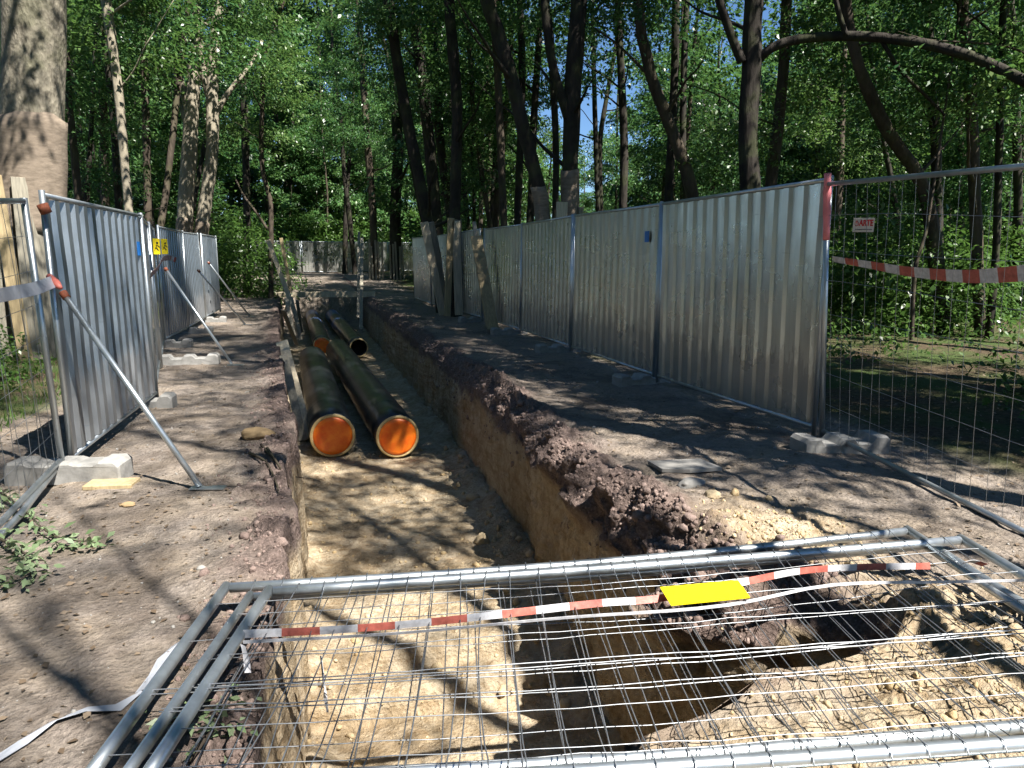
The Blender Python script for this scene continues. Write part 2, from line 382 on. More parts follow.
    clod = (.05 + .16 * fbm(P, 3.6, 4, 91) + .09 * f2 + .05 * f3) * sstep(10, 4, Y) + .05 * f2
    dxr = np.where(topm > 0, g * (1 - topm) - clod * topm, g)
    slump = np.exp(-((Y - 2.74) / .25) ** 2) * sstep(1.0, .2, depth)
    dxr = dxr - slump * (.40 + .22 * f2 + .08 * f3)
    X = np.where((Rg == 4) & deep, X + dxr, X)
    Y2 = np.where((Rg == 4) & deep, Y + .5 * topm * (.06 * f2 + .04 * f3), Y)
    Z = np.where((Rg == 4) & deep, Z + topm * (.08 * f2 + .045 * f3 + .03 * f1), Z)
    X = np.where((Rg == 2) & deep, X + .045 * fbm(Pv, 3, 4, 101) + .02 * f3 + .05 * sstep(.3, .0, depth) * f2, X)
    # masks
    S = np.zeros_like(X)
    S = np.where(Rg == 3, 1, S); S = np.where((Rg == 4), sstep(.24, .36, depth + .12 * f2), S); S = np.where(Rg == 2, sstep(.12, .26, depth + .12 * f2), S)
    nearsand = np.exp(-(((X - 2.5) / .8) ** 2 + ((Y - 1.6) / .75) ** 2) ** 2) + np.exp(-(((X - 1.2) / .8) ** 2 + ((Y - 1.3) / .55) ** 2) ** 2) + 1.0 * np.exp(-(((X - 2.55) / .32) ** 2 + ((Y - 3.05) / .45) ** 2))
    S = np.where(Rg == 5, np.clip(nearsand * 1.5 + .55 * f2 * (nearsand > .15), 0, 1), S)
    S = np.where((Rg == 4) & (Y < 2.45), np.maximum(S, sstep(.1, .25, depth + .2 * f2)), S)
    far_shade = sstep(22, 28, Y); S = S * (1 - .95 * far_shade)  # far sand darkened to soil: the trench end's shadow is put into colour
    T = np.where(Rg == 4, 1, 0) + np.where(gnd, np.clip(np.exp(-(np.maximum(lipd_r - .08, 0) / .15) ** 2) * 1.0 + np.exp(-(lipd_l / .26) ** 2) + .8 * f2 * (np.exp(-(lipd_r / .5) ** 2) + np.exp(-(lipd_l / .6) ** 2)), 0, 1) * deep, 0) + np.where(Rg == 2, 1, 0)
    cx = X + .9 * f1 * sstep(3, 8, Y) + .25 * f2
    FOR = np.where(gnd, np.maximum(sstep(4.4, 5.2, cx), np.maximum(sstep(-2.2, -3.2, cx), sstep(44, 50, Y + f1))), 0)
    V = np.stack([X, Y2, Z], -1).reshape(-1, 3)
    i = np.arange(ny - 1)[:, None] * nx + np.arange(nx - 1)[None, :]
    F = np.stack([i, i + 1, i + nx + 1, i + nx], -1).reshape(-1, 4)
    o = obj('ground', V, F, M['ground'], smooth=True); o['kind'] = 'structure'
    for nm, A in (('sand', S), ('topsoil', T), ('forest', FOR)):
        at = o.data.attributes.new(nm, 'FLOAT', 'POINT'); at.data.foreach_set('value', np.clip(A, 0, 1).astype(np.float32).ravel())
    return o
ground = build_terrain()
from mathutils.bvhtree import BVHTree
_g = ground.data; BV = BVHTree.FromPolygons([v.co[:] for v in _g.vertices], [tuple(p.vertices) for p in _g.polygons])
def gz(x, y, top=3.0):
    h = BV.ray_cast(Vector((x, y, top)), Vector((0, 0, -1)))
    return h[0].z if h[0] is not None else 0.0

# ------------------------------------------------------------------ leaves
def leaf_mesh_arrays(C, size, az, tilt, roll, shape=.52):
    # one folded rhombic leaf per centre
    n = len(C); T = np.array([(0, 0, 0), (.45, -.5 * shape, .07), (1, 0, -.08), (.45, .5 * shape, .07)], float)
    ca, sa = np.cos(az), np.sin(az); ct, st = np.cos(tilt), np.sin(tilt); cr, sr = np.cos(roll), np.sin(roll)
    V = np.broadcast_to(T, (n, 4, 3)) * size[:, None, None]
    y, z = V[..., 1] * cr[:, None] - V[..., 2] * sr[:, None], V[..., 1] * sr[:, None] + V[..., 2] * cr[:, None]; x = V[..., 0]
    x, z = x * ct[:, None] - z * st[:, None], x * st[:, None] + z * ct[:, None]
    x, y = x * ca[:, None] - y * sa[:, None], x * sa[:, None] + y * ca[:, None]
    V = np.stack([x, y, z], -1) + C[:, None, :]
    return V.reshape(-1, 3), np.arange(4 * n).reshape(-1, 4)
def sprays(C, A, per, rad, flat, size, rng, droop=.25):
    # C centres, A azimuths of sprays
    n = len(C); r = rad * np.sqrt(rng.random((n, per))); th = rng.random((n, per)) * 2 * math.pi
    lx, ly = r * np.cos(th) * 1.35, r * np.sin(th) * .75
    lz = rng.normal(0, flat, (n, per)) - droop * r
    tx, ty = rng.normal(0, .25, n)[:, None], rng.normal(0, .25, n)[:, None]
    lz = lz + lx * tx + ly * ty
    ca, sa = np.cos(A)[:, None], np.sin(A)[:, None]
    P = np.stack([C[:, 0, None] + lx * ca - ly * sa, C[:, 1, None] + lx * sa + ly * ca, C[:, 2, None] + lz], -1).reshape(-1, 3)
    m = n * per
    az = (A[:, None] + rng.normal(0, .9, (n, per))).ravel()
    return leaf_mesh_arrays(P, size * rng.uniform(.65, 1.25, m), az, rng.normal(-.35, .45, m), rng.normal(0, .5, m))
def crown_mesh(name, seed, rad, height, limbs, per_limb, leaves, size, mat, top_taper=.5, low=.0):
    rng = np.random.default_rng(seed); C = []; A = []
    for k in range(limbs):
        z0 = (low + (1 - low) * (k + rng.random()) / limbs) * height; u = z0 / height
        Lb = rad * (1 - top_taper * u ** 1.6) * rng.uniform(.55, 1.1); a = rng.random() * 2 * math.pi; up = rng.uniform(-.05, .5)
        for j in range(per_limb):
            t = rng.uniform(.22, 1.0); aa = a + rng.normal(0, .22)
            C.append((math.cos(aa) * Lb * t + rng.normal(0, .15), math.sin(aa) * Lb * t + rng.normal(0, .15), z0 + up * Lb * t - .12 * (Lb * t) ** 1.3 * .4 + rng.normal(0, .18))); A.append(aa + rng.normal(0, .6))
    V, F = sprays(np.array(C), np.array(A), leaves, .42, .07, size, rng)
    return mesh(name, V, F, mat)
CR_TALL = [crown_mesh('crown', 100 + i, 3.2, 8.0, 22, 13, 34, .13, (M['leaf'], M['leaf2'], M['leaf3'])[i % 3], .55) for i in range(4)]
CR_THIN = [crown_mesh('crown', 150 + i, 3.4, 7.0, 13, 8, 30, .13, M['leaf'], .55) for i in range(2)]
CR_MID = [crown_mesh('crown', 200 + i, 2.4, 5.0, 16, 12, 34, .115, (M['leaf2'], M['leaf'], M['leaf4'], M['leaf3'])[i], .4) for i in range(4)]
CR_FAR = [crown_mesh('crown', 300 + i, 3.6, 9.0, 30, 14, 24, .22, M['leaf'] if i % 2 else M['leaf2'], .5) for i in range(3)]
CR_BUSH = [crown_mesh('foliage', 400 + i, 1.0, 1.3, 14, 9, 26, .095, M['herb'], .5) for i in range(3)]
def add_crown(parent, me, loc, s=1.0, rz=None, sz=1.0):
    o = bpy.data.objects.new('crown', me); col.objects.link(o); o.parent = parent
    o.location = Vector(loc) - parent.location; o.rotation_euler = (0, 0, random.random() * 6.28 if rz is None else rz); o.scale = (s, s, s * sz); return o

def trunk_arrays(pts, radii, sides=10, limbs=0, seed=0, limb_from=.3, limb_len=2.2):
    rnd = random.Random(seed); P = smooth_path(pts, 6); t = np.linspace(0, 1, len(P)); rr = np.interp(t, np.linspace(0, 1, len(radii)), radii)
    mb = MB(); V, F = tube(P, rr, sides, True, .16 if sides < 20 else .1, seed); mb.add(V, F)
    for k in range(limbs):
        i = int((limb_from + (1 - limb_from) * rnd.random() * .95) * (len(P) - 1)); a = rnd.random() * 6.28; ln = limb_len * rnd.uniform(.5, 1.2)
        b = P[i]; d = np.array([math.cos(a), math.sin(a), rnd.uniform(.15, .9)]); q = [b - d * rr[i] * .3]; 
        for s_ in range(1, 5):
            d2 = d + np.array([rnd.gauss(0, .16), rnd.gauss(0, .16), rnd.gauss(0, .12)]); q.append(q[-1] + d2 * ln / 4)
        q = smooth_path(q, 3); r0 = max(.008, rr[i] * rnd.uniform(.22, .42)); v, f = tube(q, np.linspace(r0, .005, len(q)), 5); mb.add(v, f)
    return mb
def px_tree(name, label, pxs, Y, wpx, bark, crown=None, limbs=5, seed=0, height=None, group=None, extra=(), sides=10, crown_z=4.5, crown_s=1.0):
    """a tree whose trunk stands at depth Y; pxs = photo positions from base to the top of the frame, wpx = width there"""
    pts = [AT(px, py, Y) for px, py in pxs]
    sc_ = float((pts[0] - np.array([0, 0, HC])) @ _fw) / FPX
    base = pts[0].copy(); g0 = gz(base[0], base[1])
    if base[2] > g0 - .1:                                    # carry the trunk down to the ground
        d = (pts[0] - pts[1]) / max(pts[1][2] - pts[0][2], .05); d[:2] = np.clip(d[:2], -.12, .12); pts = [pts[0] + d * (base[2] - g0 + .15)] + pts
    d = (pts[-1] - pts[-2]); d /= max(d[2], .2); d[:2] = np.clip(d[:2], -.3, .3)
    top = height or (pts[-1][2] + 5)
    jx = random.Random(seed + 5)
    for k in range(1, 4):
        z = pts[-1][2]; dz_ = max((top - z) / (4 - k), .5); pts.append(pts[-1] + np.array([d[0] * .7 + jx.gauss(0, .05), d[1] + jx.gauss(0, .05), 1]) * dz_)
    w0, w1 = (wpx, wpx * .8) if np.isscalar(wpx) else wpx
    r0, r1 = w0 * sc_ * .41, w1 * sc_ * .41
    radii = [r0 * 1.25, r0] + list(np.linspace(r0, r1, max(len(pts) - 5, 1)))[0:] + [r1 * .8, r1 * .55, r1 * .2]
    t = thing(name, (pts[0][0], pts[0][1], g0), label, 'tree', group)
    mb = trunk_arrays(pts, radii, sides, limbs, seed)
    for (ex, ew) in extra:
        q = smooth_path([AT(px, py, Y + dy) for px, py, dy in ex], 6); mb.tube(q, np.linspace(ew[0], ew[1], len(q)) * sc_ / 2, 8)
    mb.obj('trunk', bark, t, True)
    if crown is not None:
        z = crown_z; P = np.array(pts)
        cx, cyy = np.interp(z, P[:, 2], P[:, 0]), np.interp(z, P[:, 2], P[:, 1])
        add_crown(t, crown, (cx, cyy, z), crown_s)
    return t, np.array(pts), r0

rr_ = random.Random(5)
def ct(): return rr_.choice(CR_TALL)
def cm(): return rr_.choice(CR_MID)

# the big beech at the left edge
beech, bp, br = px_tree('beech_tree', 'huge pale trunk at the left edge wrapped in burlap with boards round its foot', [(29, 330), (32, 195), (33, 100), (33, 0)], 12.6, (63, 62), M['bark_beech'], ct(), 0, 1, 17, sides=28, crown_z=7.5, crown_s=1.2)
def wrap_of(t, pts, r, z0, z1, mat=None, seed=0, grow=1.09, name='burlap_wrap'):
    P = np.array(pts); zs = np.linspace(z0, z1, 14)
    q = np.stack([np.interp(zs, P[:, 2], P[:, 0]), np.interp(zs, P[:, 2], P[:, 1]), zs], 1)
    V, F = tube(q, np.full(14, r * grow), 40, True, .05, seed)
    an = np.arctan2(V[:, 1] - q[7, 1], V[:, 0] - q[7, 0]); hz = (V[:, 2] - z0) / (z1 - z0); c = np.stack([np.interp(V[:, 2], zs, q[:, 0]), np.interp(V[:, 2], zs, q[:, 1])], 1)
    fold = 1 + .012 * np.sin(an * 9 + 5 * hz + seed) + .02 * fbm(V / r, 1.4, 3, seed + 2); V[:, :2] = c + (V[:, :2] - c) * fold[:, None]; V[:, 2] += hz * r * (.16 * np.sin(an * 2 + seed) + .06 * np.sin(an * 7)); return obj(name, V, F, mat or M['burlap'], t, True)
wrap_of(beech, bp, br, AT(32, 232, 12)[2], AT(32, 114, 12.2)[2], None, 3, 1.12)
for k in range(9):
    a = -2.75 + k * .34; r_ = br + .13; c = bp[0]; rnd = random.Random(k)
    zt = 3.15 - .11 * k + rnd.uniform(-.12, .12)
    x0, y0 = c[0] + math.cos(a) * (r_ + .07), c[1] + math.sin(a) * (r_ + .07)
    m = MB(); X = np.array([0, 0, 1.]); nrm = np.array([math.cos(a), math.sin(a), 0]); tn = np.array([-math.sin(a), math.cos(a), 0])
    lean = rnd.uniform(-.06, .06)
    mat3 = np.stack([np.array([0, 0, 1.0]) + tn * lean - nrm * .035, tn, nrm], 1)
    m.box(np.array([x0, y0, zt / 2 - .02]) , (zt, rnd.choice((.14, .18, .2)), .03), mat3, .004)
    m.obj('guard_plank', M['wood_grey'] if k % 4 else M['wood'], beech)

# traced trunks on the left and in the middle
px_tree('forest_tree', 'slender pale dappled trunk rising behind the left sheet fence', [(131, 235), (126, 180), (118, 90), (106, 0)], 17, (10, 11), M['bark_light'], cm(), 6, 11, 12, crown_z=5)
px_tree('forest_tree', 'thin crooked trunk just right of the burlap wrapped giant', [(79, 205), (74, 150), (68, 90), (64, 20)], 19, (9, 7), M['bark_brown'], cm(), 6, 12, 11, crown_z=4.2)
px_tree('forest_tree', 'thin dark straight trunk between the slender pale trunk and the forked pair', [(148, 235), (146, 120), (142, 0)], 23, (9, 8), M['bark_brown'], ct(), 6, 13, 15, crown_z=6)
px_tree('forest_tree', 'dark broken looking trunk left of the slender pale trunk', [(106, 220), (104, 150), (103, 100), (98, 30)], 24, (10, 8), M['bark_brown'], cm(), 8, 14, 14, crown_z=5)
t5, p5, r5 = px_tree('forest_tree', 'forked pale trunk with burlap foot, left one of the leaning pair behind the fence', [(183, 250), (186, 200), (190, 140), (193, 90), (195, 40), (194, 0)], 25, (18, 15), M['bark_light'], ct(), 4, 15, 17, crown_z=9.5, sides=14,
    extra=[([(189, 112, 0), (180, 80, 0), (165, 45, 0), (158, 0, 0), (154, -40, 0)], (8, 5)), ([(188, 128, 0), (181, 95, .4), (179, 40, .6), (178, -20, .8)], (7, 5))])
wrap_of(t5, p5, r5, AT(183, 260, 25)[2], AT(183, 219, 25)[2], None, 4, 1.1)
t6, p6, r6 = px_tree('forest_tree', 'pale dappled trunk with burlap foot, right one of the leaning pair behind the fence', [(198, 255), (205, 205), (212, 150), (212, 90), (215, 40), (219, 0)], 25, (15, 12), M['bark_light'], ct(), 4, 16, 17, crown_z=9.5, sides=14,
    extra=[([(214, 118, 0), (226, 96, 0), (240, 78, 0), (252, 62, .3), (262, 40, .5)], (6, 3)), ([(210, 100, 0), (204, 75, 0), (200, 40, 0), (198, -10, 0)], (7, 5))])
wrap_of(t6, p6, r6, AT(198, 262, 25)[2], AT(198, 221, 25)[2], None, 5, 1.1)
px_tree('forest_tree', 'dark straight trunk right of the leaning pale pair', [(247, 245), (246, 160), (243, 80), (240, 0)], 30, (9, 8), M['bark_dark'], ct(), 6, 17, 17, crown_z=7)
px_tree('forest_tree', 'thin bent brown sapling left of the trench end with a twisted stem', [(271, 262), (271, 225), (270, 200), (262, 165), (262, 110), (265, 60), (276, 20), (285, 0)], 27, (6, 5), M['bark_brown'], cm(), 7, 18, 12, crown_z=5,
    extra=[([(268, 230, 0), (256, 212, 0), (244, 196, .3), (236, 180, .5)], (3, 1.5))])
for i, (nm, pts, Y, wd, lb) in enumerate([
    ('forest_tree', [(354, 262), (349, 215), (344, 170), (341, 120)], 44, (6, 5), 'thin dark left stem of the double trunk beyond the trench end'),
    ('forest_tree', [(345, 262), (346, 205), (349, 165), (352, 120)], 45, (6, 4), 'thin dark right stem of the double trunk beyond the trench end'),
    ('forest_tree', [(375, 268), (372, 200), (367, 140), (362, 60), (358, 0)], 38, (9, 7), 'slim trunk with sunlit root flare and split slat guard at the far fence'),
    ('forest_tree', [(396, 268), (395, 210), (398, 150), (394, 80), (390, 0)], 38, (14, 10), 'stout dark trunk with a slat guard at the far end of the trench')]):
    t, p, r = px_tree(nm, lb, pts, Y, wd, M['bark_dark'] if i != 2 else M['bark_brown'], ct(), 5, 20 + i, 18, crown_z=7 if i < 2 else 6)
    if i >= 2:
        rnd = random.Random(i)
        for k in range(5):
            x = p[0][0] + (k - 2) * .17; m = MB(); zt = rnd.uniform(1.7, 2.1); z0 = gz(x, Y - .4); m.beam((x, Y - .42 - .04 * (k % 2), z0 - .02), (x + rnd.uniform(-.05, .05), Y - .3, z0 + zt), .1, .03, 0); m.obj('guard_plank', M['wood_grey'], t)

# guarded trees inside the right fence
def guard(t, a, b, wd, mat, roll=0): MB().beam(a, b, wd, .05, roll).obj('guard_plank', mat, t)
ta, pa, ra = px_tree('forest_tree', 'dark leaning trunk inside the right fence with a slanted plank guard', [(441, 308), (436, 260), (426, 212), (414, 150), (400, 80), (388, 0)], 19.0, (13, 12), M['bark_dark'], ct(), 4, 31, 17, crown_z=6.5, sides=12)
wrap_of(ta, pa, ra, 1.3, 2.35, None, 6, 1.1)
c = AT(441, 312, 18.6)
guard(ta, AT(443, 315, 18.2), AT(424, 222, 18.1), .2, M['wood_pale']); guard(ta, AT(447, 310, 18.9), AT(431, 222, 18.7), .16, M['wood_grey'])
tb, pb, rb = px_tree('forest_tree', 'dark upright trunk inside the right fence boxed by two upright planks', [(456, 308), (455, 260), (455, 212), (457, 110), (453, 50), (449, 0)], 17.8, (14, 12), M['bark_dark'], ct(), 4, 32, 17, crown_z=6.8, sides=12)
wrap_of(tb, pb, rb, 1.4, 2.4, None, 7, 1.12)
guard(tb, AT(447, 316, 17.3), AT(451, 218, 17.3), .16, M['wood']); guard(tb, AT(459, 315, 17.3), AT(456, 221, 17.3), .2, M['wood_pale'])
pp = MB().beam(AT(493, 329, 14.0), AT(476, 236, 14.7), .24, .05).obj('plank', M['wood'])
tag(pp, 'wide fresh plank propped alone on the right sheet fence nearest the trees with guards', 'plank')
pp = MB().beam(AT(487, 326, 14.2), AT(474, 222, 14.8), .07, .07).obj('timber_stake', M['wood_grey'])
tag(pp, 'thin grey stake leaning behind the wide propped plank', 'stake')
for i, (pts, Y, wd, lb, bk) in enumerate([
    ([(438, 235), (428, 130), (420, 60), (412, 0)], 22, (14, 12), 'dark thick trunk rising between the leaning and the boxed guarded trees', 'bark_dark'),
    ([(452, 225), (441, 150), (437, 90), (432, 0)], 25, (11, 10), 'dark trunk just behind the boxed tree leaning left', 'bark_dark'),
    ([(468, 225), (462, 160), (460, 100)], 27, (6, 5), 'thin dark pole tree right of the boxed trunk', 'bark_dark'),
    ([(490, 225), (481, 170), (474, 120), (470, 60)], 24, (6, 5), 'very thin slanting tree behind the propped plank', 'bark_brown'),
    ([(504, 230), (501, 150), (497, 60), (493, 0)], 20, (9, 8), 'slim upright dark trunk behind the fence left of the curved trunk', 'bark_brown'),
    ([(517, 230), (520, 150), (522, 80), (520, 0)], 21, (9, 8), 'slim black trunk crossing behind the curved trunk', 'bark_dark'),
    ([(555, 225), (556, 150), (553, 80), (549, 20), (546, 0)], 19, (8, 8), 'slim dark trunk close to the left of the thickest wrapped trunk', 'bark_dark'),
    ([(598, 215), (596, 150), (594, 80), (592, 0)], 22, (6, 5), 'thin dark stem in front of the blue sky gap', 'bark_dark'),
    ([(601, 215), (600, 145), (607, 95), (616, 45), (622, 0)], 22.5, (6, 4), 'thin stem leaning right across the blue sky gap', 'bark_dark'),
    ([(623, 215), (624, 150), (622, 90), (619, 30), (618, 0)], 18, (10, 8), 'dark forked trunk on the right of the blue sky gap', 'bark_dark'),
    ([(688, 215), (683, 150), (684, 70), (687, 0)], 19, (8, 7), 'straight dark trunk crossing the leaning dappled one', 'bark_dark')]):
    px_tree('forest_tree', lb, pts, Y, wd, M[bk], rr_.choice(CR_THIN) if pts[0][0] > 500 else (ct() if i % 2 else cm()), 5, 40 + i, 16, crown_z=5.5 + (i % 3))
t16, p16, r16 = px_tree('forest_tree', 'curved trunk bending left above the fence with a burlap band', [(544, 235), (541, 200), (533, 165), (522, 125), (512, 80), (497, 30), (487, 0)], 14.5, (17, 16), M['bark_dark'], cm(), 3, 60, 14, crown_z=7, sides=14)
wrap_of(t16, p16, r16, 1.6, AT(540, 187, 14.5)[2], None, 8, 1.1)
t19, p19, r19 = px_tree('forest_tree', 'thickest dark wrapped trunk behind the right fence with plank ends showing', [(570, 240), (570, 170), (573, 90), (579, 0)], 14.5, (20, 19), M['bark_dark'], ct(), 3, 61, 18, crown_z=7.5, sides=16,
    extra=[([(568, 118, 0), (560, 92, 0), (552, 62, 0), (546, 20, 0), (544, -20, 0)], (10, 8)), ([(556, 90, 0), (546, 76, .2), (536, 62, .4)], (4, 2))])
wrap_of(t19, p19, r19, 1.6, AT(570, 171, 14.5)[2], None, 9, 1.12)
guard(t19, AT(561, 240, 14.2), AT(562, 202, 14.2), .24, M['wood_pale']); guard(t19, AT(581, 240, 14.3), AT(581, 207, 14.3), .1, M['wood_grey'])
px_tree('forest_tree', 'leaning dappled trunk tilting left over the tallest fence panels', [(697, 225), (690, 185), (681, 155), (666, 115), (654, 85), (645, 50), (640, 20)], 14, (15, 12), M['bark_brown'], cm(), 4, 62, 11, crown_z=5.5, sides=12)
t25, p25, r25 = px_tree('forest_tree', 'big dark trunk behind the nearest right panel with a long arching bough', [(751, 260), (750, 190), (748, 130), (752, 60), (754, 0)], 11, (24, 21), M['bark_dark'], ct(), 2, 63, 16, crown_z=7.5, sides=18,
    extra=[([(742, 62, 0), (733, 40, 0), (724, 15, 0), (716, -10, 0)], (9, 7)),
           ([(756, 62, 0), (772, 48, -.2), (800, 39, -.4), (850, 36, -.8), (900, 40, -1.3), (950, 50, -1.9), (990, 64, -2.3), (1030, 84, -2.8)], (9, 9)),
           ([(846, 36, -.8), (838, 10, -.8), (832, -20, -.8)], (5, 4)), ([(880, 38, -1.1), (900, 70, -1.2), (925, 95, -1.2), (945, 115, -1.3)], (4, 2.5))])
for i, (pts, Y, wd, lb, bk) in enumerate([
    ([(944, 325), (937, 270), (930, 215), (918, 175), (890, 135), (868, 90), (856, 55), (845, 0)], 10.8, (17, 11), 'bent sunflecked trunk leaning left behind the mesh fence', 'bark_brown'),
    ([(941, 328), (938, 250), (936, 150), (931, 80), (926, 0)], 11.6, (12, 10), 'upright dark trunk standing against the bent one behind the mesh', 'bark_dark'),
    ([(980, 335), (977, 250), (973, 150), (969, 60), (962, 0)], 10.3, (13, 11), 'upright mossy trunk with pale upper stem in the mesh fence view', 'bark_brown'),
    ([(988, 345), (996, 250), (999, 150), (1002, 60), (1004, 0)], 10.0, (8, 7), 'thin dark trunk second from the right edge behind the mesh', 'bark_dark'),
    ([(912, 330), (915, 270), (925, 235), (933, 190)], 9.8, (5, 3), 'leaning bare sapling in front of the bent trunk', 'bark_brown'),
    ([(896, 300), (899, 240), (893, 190), (880, 120)], 14.5, (8, 5), 'small dark tree between the sign and the bent trunk', 'bark_dark'),
    ([(1016, 330), (1018, 200), (1014, 60), (1010, 0)], 13, (9, 8), 'dark trunk at the right edge of the picture', 'bark_dark'),
    ([(1045, 360), (1040, 200), (1038, 60), (1036, 0)], 9, (14, 11), 'brown trunk just outside the right edge', 'bark_brown')]):
    px_tree('forest_tree', lb, pts, Y, wd, M[bk], cm() if i not in (4,) else None, 5, 70 + i, 12, crown_z=3.4 + .5 * (i % 3), crown_s=.9)

# slimmer trees deep in the woods, and the canopy that shades the site
def rand_tree(x, y, h, r, bark, crown, cz, s, label, group, seed, limbs=5, name='forest_tree', sz=1.0, lean=None):
    rnd = random.Random(seed); g = gz(x, y); p = [np.array([x, y, g - .2])]; lx, ly = lean or (rnd.gauss(0, .05), rnd.gauss(0, .05))
    for k in range(1, 6): p.append(p[-1] + np.array([lx + rnd.gauss(0, .04), ly + rnd.gauss(0, .04), 1]) * (h / 5))
    t = thing(name, (x, y, g), label, 'tree', group)
    trunk_arrays(p, [r * 1.25, r, r * .9, r * .75, r * .5, r * .15], 8, limbs, seed).obj('trunk', bark, t, True)
    pa = np.array(p); q = p[2] if not lean else (np.interp(cz + 2, pa[:, 2], pa[:, 0]), np.interp(cz + 2, pa[:, 2], pa[:, 1])); add_crown(t, crown, (q[0], q[1], cz), s, sz=sz); return t
rd = random.Random(77); n = 0; spots = []
deep_kinds = [('slim dark tree of the woods beyond the fences', 'slim dark trees deep in the woods', 'bark_dark'), ('slim brown tree of the woods beyond the fences', 'slim brown trees deep in the woods', 'bark_brown')]
tries = 0
while n < 90 and tries < 6000:
    tries += 1
    d = rd.uniform(15, 75); px = rd.uniform(-60, 1090); v = ray(px, 256); v = v / np.linalg.norm(v[:2]); x, y = v[0] * d, v[1] * d
    if -3.2 < x < 6.4 and y < 52: continue
    if min([math.hypot(x - a, y - b) for a, b in spots] or [9]) < 1.7: continue
    if 585 < px < 660 and d < 42: continue                   # the gap where the sky shows
    if px > 835 and d < 25: continue
    if 500 < px < 680 and (d > 30 or rd.random() < .6): continue
    if 290 < px < 400 and d < 50: continue
    spots.append((x, y)); lb, gp, bk = deep_kinds[n % 2]
    far = d > 34
    if far: rand_tree(x, y, rd.uniform(13, 20), rd.uniform(.1, .22), M[bk], rd.choice(CR_FAR), rd.uniform(1.0, 6), rd.uniform(.9, 1.3), lb, gp, 500 + n, 4)
    else: rand_tree(x, y, rd.uniform(9, 16), rd.uniform(.07, .16), M[bk], rd.choice(CR_MID + CR_TALL), rd.uniform(2.2, 5.5), rd.uniform(.9, 1.2), lb, gp, 500 + n, 6)
    n += 1
# a belt that closes the view at the far end
for k, px in enumerate(np.linspace(-40, 1070, 34)):
    low_ = 520 < px < 670
    d = rd.uniform(60, 80); v = ray(px, 256); v = v / np.linalg.norm(v[:2])
    rand_tree(v[0] * d, v[1] * d, 7 if low_ else 18, .2, M['bark_dark'], CR_FAR[k % 3], rd.uniform(.2, 2.0), 1.05 if low_ else rd.uniform(1.3, 1.7), 'leafy tree of the belt closing the view far behind the woods', 'leafy trees of the far belt', 700 + k, 3, sz=1.1)
CANOPY = [(8.9, -.1, 6.0, 1.0, 0), (7.0, 2.0, 6.2, 1.0, 0), (8.4, 5.9, 6.5, 1.0, 0), (6.2, 4.3, 7.0, .9, 1), (10.2, 1.5, 12.5, 1.2, 0), (8.3, 4.6, 12.5, 1.1, 1),  # unseen crowns added between the sun and the site to throw its dapples
          (7.2, .5, 13.0, 1.0, 1), (11.2, 7.5, 12.0, 1.2, 0), (10.8, -2.6, 6.5, 1.0, 0), (9.0, -.3, 6.5, 1.0, 0), (11.0, 1.0, 6.0, 1.0, 0), (3.4, -.6, 9.0, .8, 1), (5.9, 3.4, 15.0, .9, 1), (7.9, 5.6, 16.0, 1.0, 0), (4.7, -.6, 15.0, .9, 1), (4.6, 2.6, 17.0, .8, 1), (5.5, -1.4, 8.8, .9, 1), (3.9, -5.6, 12.5, .9, 1), (5.7, 1.6, 14.5, .9, 0)]
for k in range(30):                                       # the woods go on all round: what the sheets and pipes reflect
    a = R(172 + 138 * k / 30); d = 8 + 9 * ((k * 7) % 5) / 5
    CANOPY.append((1 + math.sin(a) * d, 2 + math.cos(a) * d, 1.2 + 3.5 * ((k * 3) % 4) / 4, 1.1, 0))
for k, (x, y, z, s, thin) in enumerate(CANOPY):
    rand_tree(x, y, z + 7, .07 if thin else .14, M['bark_dark'], CR_THIN[k % 2] if thin else CR_TALL[k % 4], z, s, 'unseen tall tree added for its shade and reflection on the site', 'trees shading the site from outside the view', 800 + k, 5)

for k, (px, d) in enumerate([(612, 36), (655, 29), (500, 36), (700, 30), (820, 24), (330, 52), (372, 56)]):
    v = ray(px, 256); v = v / np.linalg.norm(v[:2]); lb, gp, bk = deep_kinds[k % 2]
    rand_tree(v[0] * d, v[1] * d, 14, .07, M[bk], CR_THIN[k % 2] if k % 3 else CR_MID[k % 4], 3.0 + (k % 3), 1.0, lb, gp, 860 + k, 5)
for k, (x, y) in enumerate([(6.9, 21.5), (7.4, 26.5), (6.9, 31.5)]):  # added so their crowns shade the far path and trench
    rand_tree(x, y, 14, .13, M['bark_dark'], CR_TALL[k % 4], 5.5, 1.0, deep_kinds[0][0], deep_kinds[0][1], 890 + k, 4)
r4 = random.Random(41)
for k in range(44):                                       # leafy low trees that close the gaps between the trunks
    for _ in range(50):
        px = r4.uniform(-30, 1060); d = r4.uniform(22, 50)
        if 280 < px < 420: d = r4.uniform(52, 62)
        if 545 < px < 650: d = r4.uniform(46, 60)
        v = ray(px, 256); v = v / np.linalg.norm(v[:2]); x, y = v[0] * d, v[1] * d
        if not (-3.2 < x < 6.6 and y < 50) and min(math.hypot(x - a, y - b) for a, b in spots) > 1.2: break
    spots.append((x, y)); lb, gp, bk = deep_kinds[k % 2]
    rand_tree(x, y, r4.uniform(6, 10), r4.uniform(.04, .08), M[bk], r4.choice(CR_FAR if d > 34 else CR_MID), r4.uniform(.6, 2.4), r4.uniform(.8, 1.1) * (.6 if 545 < px < 650 else 1), lb, gp, 900 + k, 3)
